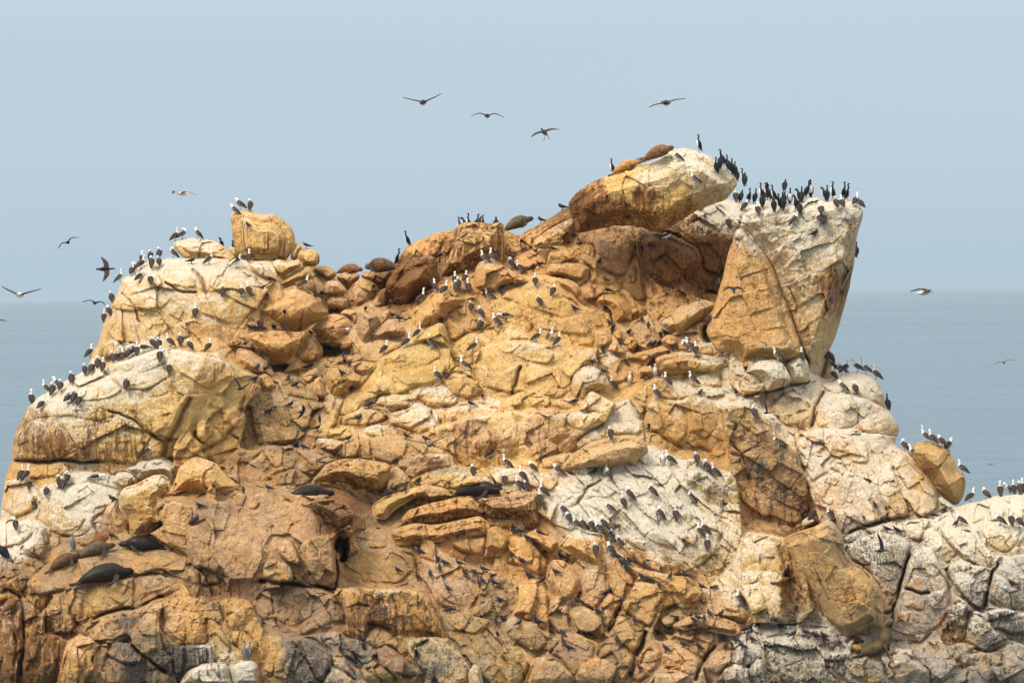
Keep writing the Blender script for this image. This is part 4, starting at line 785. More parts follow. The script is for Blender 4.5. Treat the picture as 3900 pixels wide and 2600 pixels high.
("K","-60,300 80,308 130,400 152,480 150,602 60,542 -60,522","T.9 L4.0",None),
("K","-60,560 60,538 170,618 187,700 200,820 272,960 260,1002 180,1022 -60,962","T1.0 L4.2 w.1",None),
("K","718,332 850,238 1000,188 1200,208 1302,260 1312,330 1260,480 1220,702 1150,902 1060,932 1050,780 1020,640 930,560 850,480 760,430","T1.1 L1.9 g.25 w.05",None),
("K","1238,642 1330,380 1500,308 1560,430 1602,520 1652,640 1682,900 1500,1102 1400,1202 1080,1182 1150,952","T1.3 L2.3 K9 s.7 f.1 g-.1",None),
("K","1398,292 1540,163 1620,228 1762,390 1740,442 1600,492 1560,442 1500,312","T.8 L2.2",None),
("K","1578,152 1700,128 1850,178 2000,380 2062,480 2040,522 1900,482 1800,432 1640,262","T.9 L2.0 a-50",None),
("K","1958,152 2100,88 2300,128 2335,160 2260,302 2200,362 2080,332 2000,252","T.8 L2.1",None),
("K","2008,802 2050,620 2080,478 2140,428 2250,468 2400,600 2400,900 2200,902","T1.0 L2.3",None),
("K","1618,502 1780,428 1900,488 2060,518 2083,600 2000,780 1990,902 1850,822 1700,662","T.9 L2.2 g.15",None),
("K","1650,880 1760,820 1830,860 1830,1190 1720,1180 1650,1060","T.6 L2.6 r.5 s1.1",None),
("K","1820,1180 1850,960 1950,950 2050,1090 2180,1190 2040,1300 1900,1240","T.8 L2.4",None),
("K","2000,900 2200,880 2400,960 2400,1100 2250,1130 2100,1060","T.8 L2.4 g.2",None),
("K","1360,1340 1400,1230 1470,1190 1560,1290 1700,1400 1730,1480 1500,1600 1480,1440","T.8 L2.6",None),
("K","1700,1340 1760,1200 1920,1230 1840,1300 2140,1280 2160,1400 1900,1420","T.7 L2.5",None),
("K","1820,1600 1850,1420 2000,1400 2100,1480 2120,1600","T.6 L2.7 g.15",None),
("K","2140,1290 2240,1230 2300,1350 2400,1400 2400,1600 2200,1600 2180,1440","T.8 L2.6",None),
("K","1060,1340 1150,1300 1270,1300 1370,1380 1480,1450 1500,1600 1130,1600 1100,1420","T1.0 L2.7 w.1",None),
("K","-60,1060 60,1050 200,1030 330,1050 600,1070 640,1160 700,1300 560,1330 380,1200 200,1130 -60,1160","T.8 L2.2 w.15",None),
("K","-60,1160 200,1130 400,1190 560,1290 740,1280 860,1480 900,1600 -60,1600","T1.1 L2.2 K9 f.22 z.75 a-45 g.1",None),
("K","700,1380 760,1290 900,1300 1060,1400 1130,1600 860,1600 780,1450","T.7 L2.5 a-45 f.14",None),
]
BOULDERS = []
BEDS = [([frame(c,x,y) for x,y in pts(q)], dict(opts(op), crop=c)) for c,q,op,lb in ROCKS if not lb]
a = Acc(); a.add(*island_mesh(pts(OUT), BEDS, 1))
tag(a.build('rock_island'), kind='structure')
for i,(crop,poly,op,label) in enumerate(ROCKS):
    if not label: continue
    o = opts(op); o['crop'] = crop
    a = Acc(); a.add(*rock_mesh([frame(crop,x,y) for x,y in pts(poly)], o, 100+i))
    kind = 'boulder' if 'boulder' in label else 'slab' if 'slab' in label else 'rock'
    BOULDERS.append(tag(a.build(kind), label, kind))
# ------------------------------------------------------------------ animal materials and bodies
def plain(name, col, rough=.7, fleck=None, sc=30., th=.62, var=.25):
    m = bpy.data.materials.new(name); m.use_nodes = True; nt = m.node_tree; b = nt.nodes['Principled BSDF']; Lk = nt.links.new
    b.inputs['Roughness'].default_value = rough; b.inputs['Specular IOR Level'].default_value = .12
    t = nt.nodes.new('ShaderNodeTexNoise'); t.inputs['Scale'].default_value = sc; t.inputs['Detail'].default_value = 3
    tc = nt.nodes.new('ShaderNodeTexCoord'); Lk(tc.outputs['Object'], t.inputs['Vector'])
    r = nt.nodes.new('ShaderNodeValToRGB'); e = r.color_ramp.elements
    if fleck:
        e[0].position = th-.02; e[0].color = (*col,1); e[1].position = th+.03; e[1].color = (*fleck,1)
    else:
        e[0].position = .3; e[0].color = (*[c*(1-var) for c in col],1); e[1].position = .7; e[1].color = (*[min(1,c*(1+var)) for c in col],1)
    Lk(t.outputs['Fac'], r.inputs[0]); Lk(r.outputs[0], b.inputs['Base Color'])
    return m
MT = dict(white=plain('white_plumage',(.62,.59,.54),var=.12), brown=plain('brown_plumage',(.036,.021,.015),fleck=(.30,.27,.24),sc=30,th=.66), dark=plain('dark_tail',(.028,.019,.015)),
  bill=plain('grey_bill',(.16,.19,.23),.4), bluefoot=plain('blue_grey_foot',(.20,.29,.31),.5), slate=plain('slate_plumage',(.021,.024,.030)), sooty=plain('sooty_plumage',(.030,.021,.018)),
  red=plain('red_bill',(.24,.022,.02),.4), black=plain('black_plumage',(.009,.010,.012),.5), pink=plain('pink_foot',(.45,.22,.17),.5), ash=plain('ash_grey_plumage',(.105,.108,.115),fleck=(.3,.3,.3),sc=40,th=.66),
  gull=plain('pale_grey_wing',(.24,.23,.22)), drab=plain('drab_wing',(.13,.105,.09)), yellow=plain('orange_bill',(.55,.25,.05),.4), rust=plain('dark_brown_wing',(.05,.03,.024)))
def loft(pts, rad, side=(0,1,0), n=14):
    P = [Vector(p) for p in pts]; V, F = [], []
    rad = [r if isinstance(r, tuple) else (r, r) for r in rad]
    if len(P) > 3:                                     # Catmull-Rom: round the spine and swell the rings smoothly
        Q, rr = [], []
        for i in range(len(P)-1):
            a,b,c,d = (P[max(i-1,0)],P[i],P[i+1],P[min(i+2,len(P)-1)]); ra,rb,rc,rd_ = (rad[max(i-1,0)],rad[i],rad[i+1],rad[min(i+2,len(P)-1)])
            for k in range(3):
                u = k/3; w0,w1,w2,w3 = (-u+2*u*u-u**3)/2, (2-5*u*u+3*u**3)/2, (u+4*u*u-3*u**3)/2, (u**3-u*u)/2
                Q.append(a*w0+b*w1+c*w2+d*w3); rr.append(tuple(max(.003,ra[j]*w0+rb[j]*w1+rc[j]*w2+rd_[j]*w3) for j in (0,1)))
        P, rad = Q+[P[-1]], rr+[rad[-1]]
    for i,p in enumerate(P):
        t = (P[min(i+1,len(P)-1)]-P[max(i-1,0)]).normalized(); s = Vector(side); s = (s-t*s.dot(t)).normalized(); q = t.cross(s)
        ra, rb = rad[i] if isinstance(rad[i], tuple) else (rad[i], rad[i])
        for k in range(n):
            a = 2*math.pi*k/n; V.append(p+s*ra*math.cos(a)+q*rb*math.sin(a))
    for i in range(len(P)-1):
        for k in range(n): F.append((i*n+k, i*n+(k+1)%n, (i+1)*n+(k+1)%n, (i+1)*n+k))
    F.append(tuple(range(n))[::-1]); F.append(tuple(range((len(P)-1)*n, len(P)*n)))
    return V, F
def fuse(name, parts, voxel, mats):
    "parts: (points, radii, side, material or function(co)->material); merged into ONE continuous skin"
    from mathutils.kdtree import KDTree
    V, F, own = [], [], []
    for i,(p,r,sd_,m) in enumerate(parts):
        v, f = loft(p, r, sd_ or (0,1,0)); k = len(V); V += v; F += [tuple(q+k for q in g) for g in f]
        own += [i]*len(v)
        for a,b in zip(p[:-1],p[1:]):                      # extra samples on the spine keep the colour borders clean
            pass
    me = bpy.data.meshes.new(name+'_tmp'); me.from_pydata(V,[],F); ob = bpy.data.objects.new(name+'_tmp', me); COL.objects.link(ob)
    md = ob.modifiers.new('r','REMESH'); md.mode = 'VOXEL'; md.voxel_size = voxel; md.use_smooth_shade = True
    sm = ob.modifiers.new('s','SMOOTH'); sm.iterations = 2; sm.factor = .4
    bpy.context.view_layer.update(); dg = bpy.context.evaluated_depsgraph_get()
    out_ = bpy.data.meshes.new_from_object(ob.evaluated_get(dg)); bpy.data.objects.remove(ob); bpy.data.meshes.remove(me)
    kd = KDTree(len(V))
    for i,v in enumerate(V): kd.insert(v,i)
    kd.balance()
    for m in mats: out_.materials.append(MT[m] if isinstance(m,str) else m)
    names = list(mats)
    for pl in out_.polygons:
        c = pl.center; m = parts[own[kd.find(c)[1]]][3]
        if callable(m): m = m(c)
        pl.material_index = names.index(m); pl.use_smooth = True
    out_.name = name
    return out_
def mirror(pts): return [(x,-y,z) for x,y,z in pts]
def legs(parts, xs, h, mat, y=.035, r=.012, foot=.07):
    for s in (1,-1):
        parts.append(([(xs,s*y,h),(xs+.01,s*y,.015)],[r,r],None,mat)); parts.append(([(xs-.01,s*y,.012),(xs+foot,s*(y+.02),.01)],[(.02,.011),(.035,.009)],None,mat))
def booby(kind):
    P = []
    zl = lambda c: .05+.72*(c.x+.33)
    body = lambda c: 'brown' if c.z > zl(c)-.01 and c.x < .05 else ('dark' if c.x < -.22 else 'white')
    P.append(([(-.34,0,.035),(-.25,0,.09),(-.14,0,.17),(-.02,0,.25),(.07,0,.33),(.10,0,.40)],[(.03,.014),(.045,.03),(.082,.075),(.105,.10),(.092,.09),(.06,.06)],None,body))
    for s in (1,-1):
        if kind == 'w':
            P.append(([(.07,s*.07,.34),(.0,s*.20,.44),(-.14,s*.30,.42),(-.36,s*.34,.24)],[(.02,.07),(.018,.10),(.016,.09),(.01,.02)],(0,0,1),'brown')); continue
        P.append(([(.07,s*.075,.345),(-.02,s*.098,.275),(-.14,s*.08,.19),(-.27,s*.035,.085),(-.33,s*.02,.045)],[(.028,.05),(.03,.075),(.026,.065),(.016,.035),(.01,.012)],None,'brown'))
    if kind in 'bw':
        P.append(([(.08,0,.36),(.105,0,.44),(.10,0,.51),(.115,0,.55)],[.066,.046,.042,.045],None,'white')); P.append(([(.10,0,.555),(.135,0,.557),(.165,0,.552)],[.045,.046,.03],None,'white'))
        P.append(([(.155,0,.55),(.21,0,.543),(.262,0,.532)],[.022,.015,.006],None,'bill'))
    elif kind == 'n':     # neck stretched, bill raised
        P.append(([(.08,0,.36),(.12,0,.46),(.12,0,.56),(.13,0,.61)],[.064,.042,.038,.04],None,'white')); P.append(([(.115,0,.615),(.145,0,.625),(.175,0,.632)],[.042,.043,.028],None,'white'))
        P.append(([(.165,0,.63),(.22,0,.648),(.27,0,.665)],[.02,.014,.006],None,'bill'))
    elif kind == 'p':     # head laid back into the shoulder
        P.append(([(.08,0,.36),(.10,.01,.42),(.06,.03,.465),(.0,.05,.455),(-.045,.06,.42)],[.066,.056,.052,.05,.042],None,'white'))
        P.append(([(-.03,.062,.42),(-.07,.06,.37),(-.09,.05,.33)],[.02,.014,.008],None,'bill'))
    elif kind == 'q':     # chin on the breast
        P.append(([(.08,0,.36),(.10,0,.43),(.13,0,.465),(.17,0,.45),(.185,0,.41)],[.066,.05,.046,.046,.038],None,'white'))
        P.append(([(.18,0,.41),(.17,0,.36),(.15,0,.315)],[.02,.014,.007],None,'bill'))
    legs(P, -.02, .18, 'bluefoot', r=.014)
    return fuse('booby', P, .0105, ['white','brown','dark','bill','bluefoot'])
def booby_forward():
    P = []; 
    P.append(([(-.38,0,.20),(-.25,0,.21),(-.1,0,.22),(.05,0,.23),(.16,0,.245)],[(.03,.012),(.05,.03),(.085,.08),(.095,.095),(.06,.06)],None,lambda c: 'brown' if c.z > .225 and c.x < .1 else 'white'))
    for s in (1,-1): P.append(([(.12,s*.07,.26),(0,s*.095,.26),(-.15,s*.075,.24),(-.36,s*.02,.215)],[(.03,.05),(.03,.07),(.024,.05),(.012,.014)],None,'brown'))
    P.append(([(.14,0,.25),(.23,0,.29),(.30,0,.27),(.33,0,.22)],[.06,.046,.045,.04],None,'white')); P.append(([(.33,0,.215),(.345,0,.16),(.345,0,.10)],[.022,.014,.006],None,'bill'))
    legs(P, 0, .17, 'bluefoot', r=.014)
    return fuse('booby', P, .0105, ['white','brown','bill','bluefoot'])
def tern(mat, kind):
    P = []; dz = 0
    P.append(([(-.27,0,.07),(-.17,0,.095),(-.07,0,.125),(.02,0,.155),(.075,0,.185),(.095,0,.215)],[(.018,.008),(.026,.016),(.046,.044),(.056,.055),(.046,.045),(.034,.034)],None,mat))
    for s in (1,-1): P.append(([(.06,s*.04,.195),(0,s*.052,.165),(-.1,s*.042,.125),(-.24,s*.012,.085),(-.29,s*.02,.08)],[(.014,.026),(.016,.036),(.014,.03),(.008,.012),(.006,.006)],None,mat))
    if kind == 0:
        P.append(([(.085,0,.205),(.11,0,.235),(.135,0,.243)],[.034,.037,.028],None,mat)); P.append(([(.135,0,.242),(.17,0,.236),(.205,0,.226)],[.014,.011,.005],None,'red'))
        for s in (1,-1): P.append(([(.14,s*.024,.232),(.115,s*.036,.222),(.10,s*.04,.205)],[.008,.008,.006],None,'white'))
    else:
        P.append(([(.085,0,.205),(.075,.02,.24),(.045,.03,.245)],[.034,.037,.028],None,mat)); P.append(([(.05,.03,.245),(.02,.035,.235),(-.005,.035,.22)],[.014,.010,.005],None,'red'))
    for s in (1,-1): P.append(([(.0,s*.02,.12),(.01,s*.022,.01)],[.011,.010],None,'red')); P.append(([(0,s*.022,.008),(.045,s*.03,.007)],[(.012,.008),(.018,.008)],None,'red'))
    return fuse('tern', P, .0075, [mat,'red','white'])
def cormorant(kind, main='black', belly='white', foot='pink'):
    P = []
    body = lambda c: belly if (c.x > .035+.12*(c.z-.3) and c.z < .5) else main
    P.append(([(-.20,0,.03),(-.13,0,.10),(-.07,0,.19),(-.015,0,.30),(.02,0,.41),(.03,0,.49)],[(.04,.012),(.05,.03),(.085,.08),(.10,.10),(.088,.085),(.052,.052)],None,body))
    for s in (1,-1):
        if kind == 'x':
            P.append(([(.0,s*.07,.43),(-.03,s*.22,.50),(-.08,s*.38,.44),(-.16,s*.46,.26)],[(.018,.06),(.018,.11),(.016,.10),(.01,.03)],(1,0,0),main)); continue
        P.append(([(.0,s*.075,.44),(-.04,s*.095,.34),(-.09,s*.08,.21),(-.15,s*.04,.10)],[(.025,.045),(.028,.065),(.022,.05),(.01,.014)],None,main))
    if kind in 'cx':
        P.append(([(.028,0,.47),(.035,0,.56),(.015,0,.63),(.02,0,.68)],[.05,.034,.030,.033],None,main)); P.append(([(.01,0,.69),(.045,0,.695),(.07,0,.69)],[.034,.034,.022],None,main))
        P.append(([(.065,0,.69),(.11,0,.687),(.155,0,.685)],[.014,.010,.007],None,'red' if foot!='red' else 'yellow'))
    else:
        P.append(([(.028,0,.47),(.06,0,.56),(.10,.02,.585),(.13,.03,.55)],[.05,.036,.034,.034],None,main)); P.append(([(.125,.03,.555),(.11,.04,.50),(.08,.05,.46)],[.016,.011,.007],None,'bill'))
    if main == 'ash': P.append(([(.035,.028,.52),(.02,.036,.58),(.012,.03,.62)],[.016,.018,.012],None,'white')); P.append(([(.035,-.028,.52),(.02,-.036,.58),(.012,-.03,.62)],[.016,.018,.012],None,'white'))
    legs(P, -.04, .16, foot, y=.045, r=.016)
    return fuse('cormorant', P, .0105, list(dict.fromkeys([main,belly,'red','bill',foot,'white','yellow'])))
def vulture():
    P = [([(-.28,0,.08),(-.16,0,.16),(-.04,0,.27),(.05,0,.38),(.08,0,.45)],[(.05,.02),(.08,.06),(.13,.12),(.12,.11),(.07,.07)],None,'black')]
    for s in (1,-1): P.append(([(.04,s*.10,.43),(-.06,s*.125,.31),(-.2,s*.08,.15),(-.28,s*.04,.08)],[(.03,.06),(.035,.08),(.025,.05),(.012,.02)],None,'black'))
    P += [([(.08,0,.44),(.11,0,.50),(.14,0,.53)],[.05,.035,.034],None,lambda c:'pink' if c.z>.48 else 'black'),([(.14,0,.53),(.19,0,.52),(.205,0,.50)],[.024,.016,.008],None,'white')]
    legs(P, -.02, .17, 'pink', y=.05, r=.016)
    return fuse('vulture', P, .011, ['black','pink','white'])
def flier(kind, wing, legsdown=False):
    "bird in flight along +X; wing = (x, z) offsets of elbow, wrist and tip for the near and far wing"
    S = dict(cormorant=(.40,.66,'black','rust','black','red',.10), booby=(.38,.74,'white','rust','white','bill',.095), tern=(.22,.44,'slate','slate','slate','red',.06),
             gull=(.30,.64,'white','gull','white','yellow',.085), drab=(.28,.62,'drab','drab','drab','bill',.08))[kind]
    L_, W_, bc, wc, hc, bl, r = S; P = []
    bfn = bc if kind != 'cormorant' else (lambda c: 'white' if c.z < -.035 and c.x > -.2 else 'black')
    P.append(([(-L_*1.0,0,.0),(-L_*.75,0,.0),(-L_*.35,0,0),(0,0,0),(L_*.35,0,.005),(L_*.55,0,.01)],[(r*.6,.012),(r*.5,.02),(r*.85,r*.8),(r,r),(r*.75,r*.75),(r*.45,r*.45)],None,bfn))
    nk = L_*.45 if kind == 'cormorant' else L_*.2
    P.append(([(L_*.5,0,.01),(L_*.5+nk*.6,0,.03),(L_*.5+nk,0,.035)],[r*.48,r*.36,r*.42],None,hc)); P.append(([(L_*.5+nk,0,.035),(L_*.5+nk+.09,0,.028),(L_*.5+nk+.14,0,.02)],[r*.3,r*.16,.006],None,bl))
    for s,(e,w2,t) in zip((1,-1), wing):
        c = W_*.37
        P.append(([(.05,s*r*.5,.02),(.04+e[0]*W_,s*W_*.33,e[1]*W_),(.0+w2[0]*W_,s*W_*.62,w2[1]*W_),(-.04+t[0]*W_,s*W_*.99,t[1]*W_)],[(c*.52,.026),(c*.50,.02),(c*.40,.016),(c*.10,.012)],(1,0,0),wc))
    if legsdown:
        for s in (1,-1): P.append(([(-.2,s*.05,-.06),(-.24,s*.10,-.20)],[.018,.014],None,'pink')); P.append(([(-.24,s*.10,-.20),(-.20,s*.14,-.27)],[(.02,.012),(.05,.011)],None,'pink'))
    return fuse(kind+'_flying', P, .0115, list(dict.fromkeys([bc,wc,hc,bl,'white','black','pink'])))
WINGS = dict(V=(((0,.13),(0,.22),(-.05,.36)),)*2, M=(((.06,.16),(.03,.14),(-.12,-.05)),)*2, F=(((.05,.04),(.02,.05),(-.14,.0)),)*2, U=(((.05,.30),(.0,.62),(-.12,.95)),)*2,
             D=(((.05,-.05),(.02,-.14),(-.12,-.34)),)*2, B=(((.10,.18),(.02,.20),(-.42,.02)),)*2)
PROTO = {}
def proto(k):
    if k not in PROTO:
        PROTO[k] = (booby(k) if k in 'bnpqw' else booby_forward() if k == 'f' else tern('slate',0) if k == 't' else tern('sooty',0) if k == 'd' else tern('slate',1) if k == 'u' else
            cormorant('c') if k == 'c' else cormorant('k') if k == 'k' else cormorant('x') if k == 'x' else cormorant('c','ash','ash','red') if k == 'r' else vulture())
    return PROTO[k]
KIND = dict(b=('booby','upright white-headed booby'), n=('booby','long-necked white-headed booby'), p=('booby','tucked-up white-headed booby'), q=('booby','bowed white-headed booby'), f=('booby','forward-leaning white-headed booby'), w=('booby','wing-lifting white-headed booby'), x=('cormorant','wing-spreading black cormorant'),
  t=('tern','slate-grey tern'), u=('tern','preening slate-grey tern'), d=('tern','sooty brown tern'), c=('cormorant','upright black cormorant'), k=('cormorant','bowed black cormorant'), r=('cormorant','red-footed grey cormorant'), v=('vulture','black vulture with pink head'))
ORD = "first second third fourth fifth sixth seventh eighth ninth tenth eleventh twelfth thirteenth fourteenth fifteenth sixteenth seventeenth eighteenth nineteenth twentieth".split()
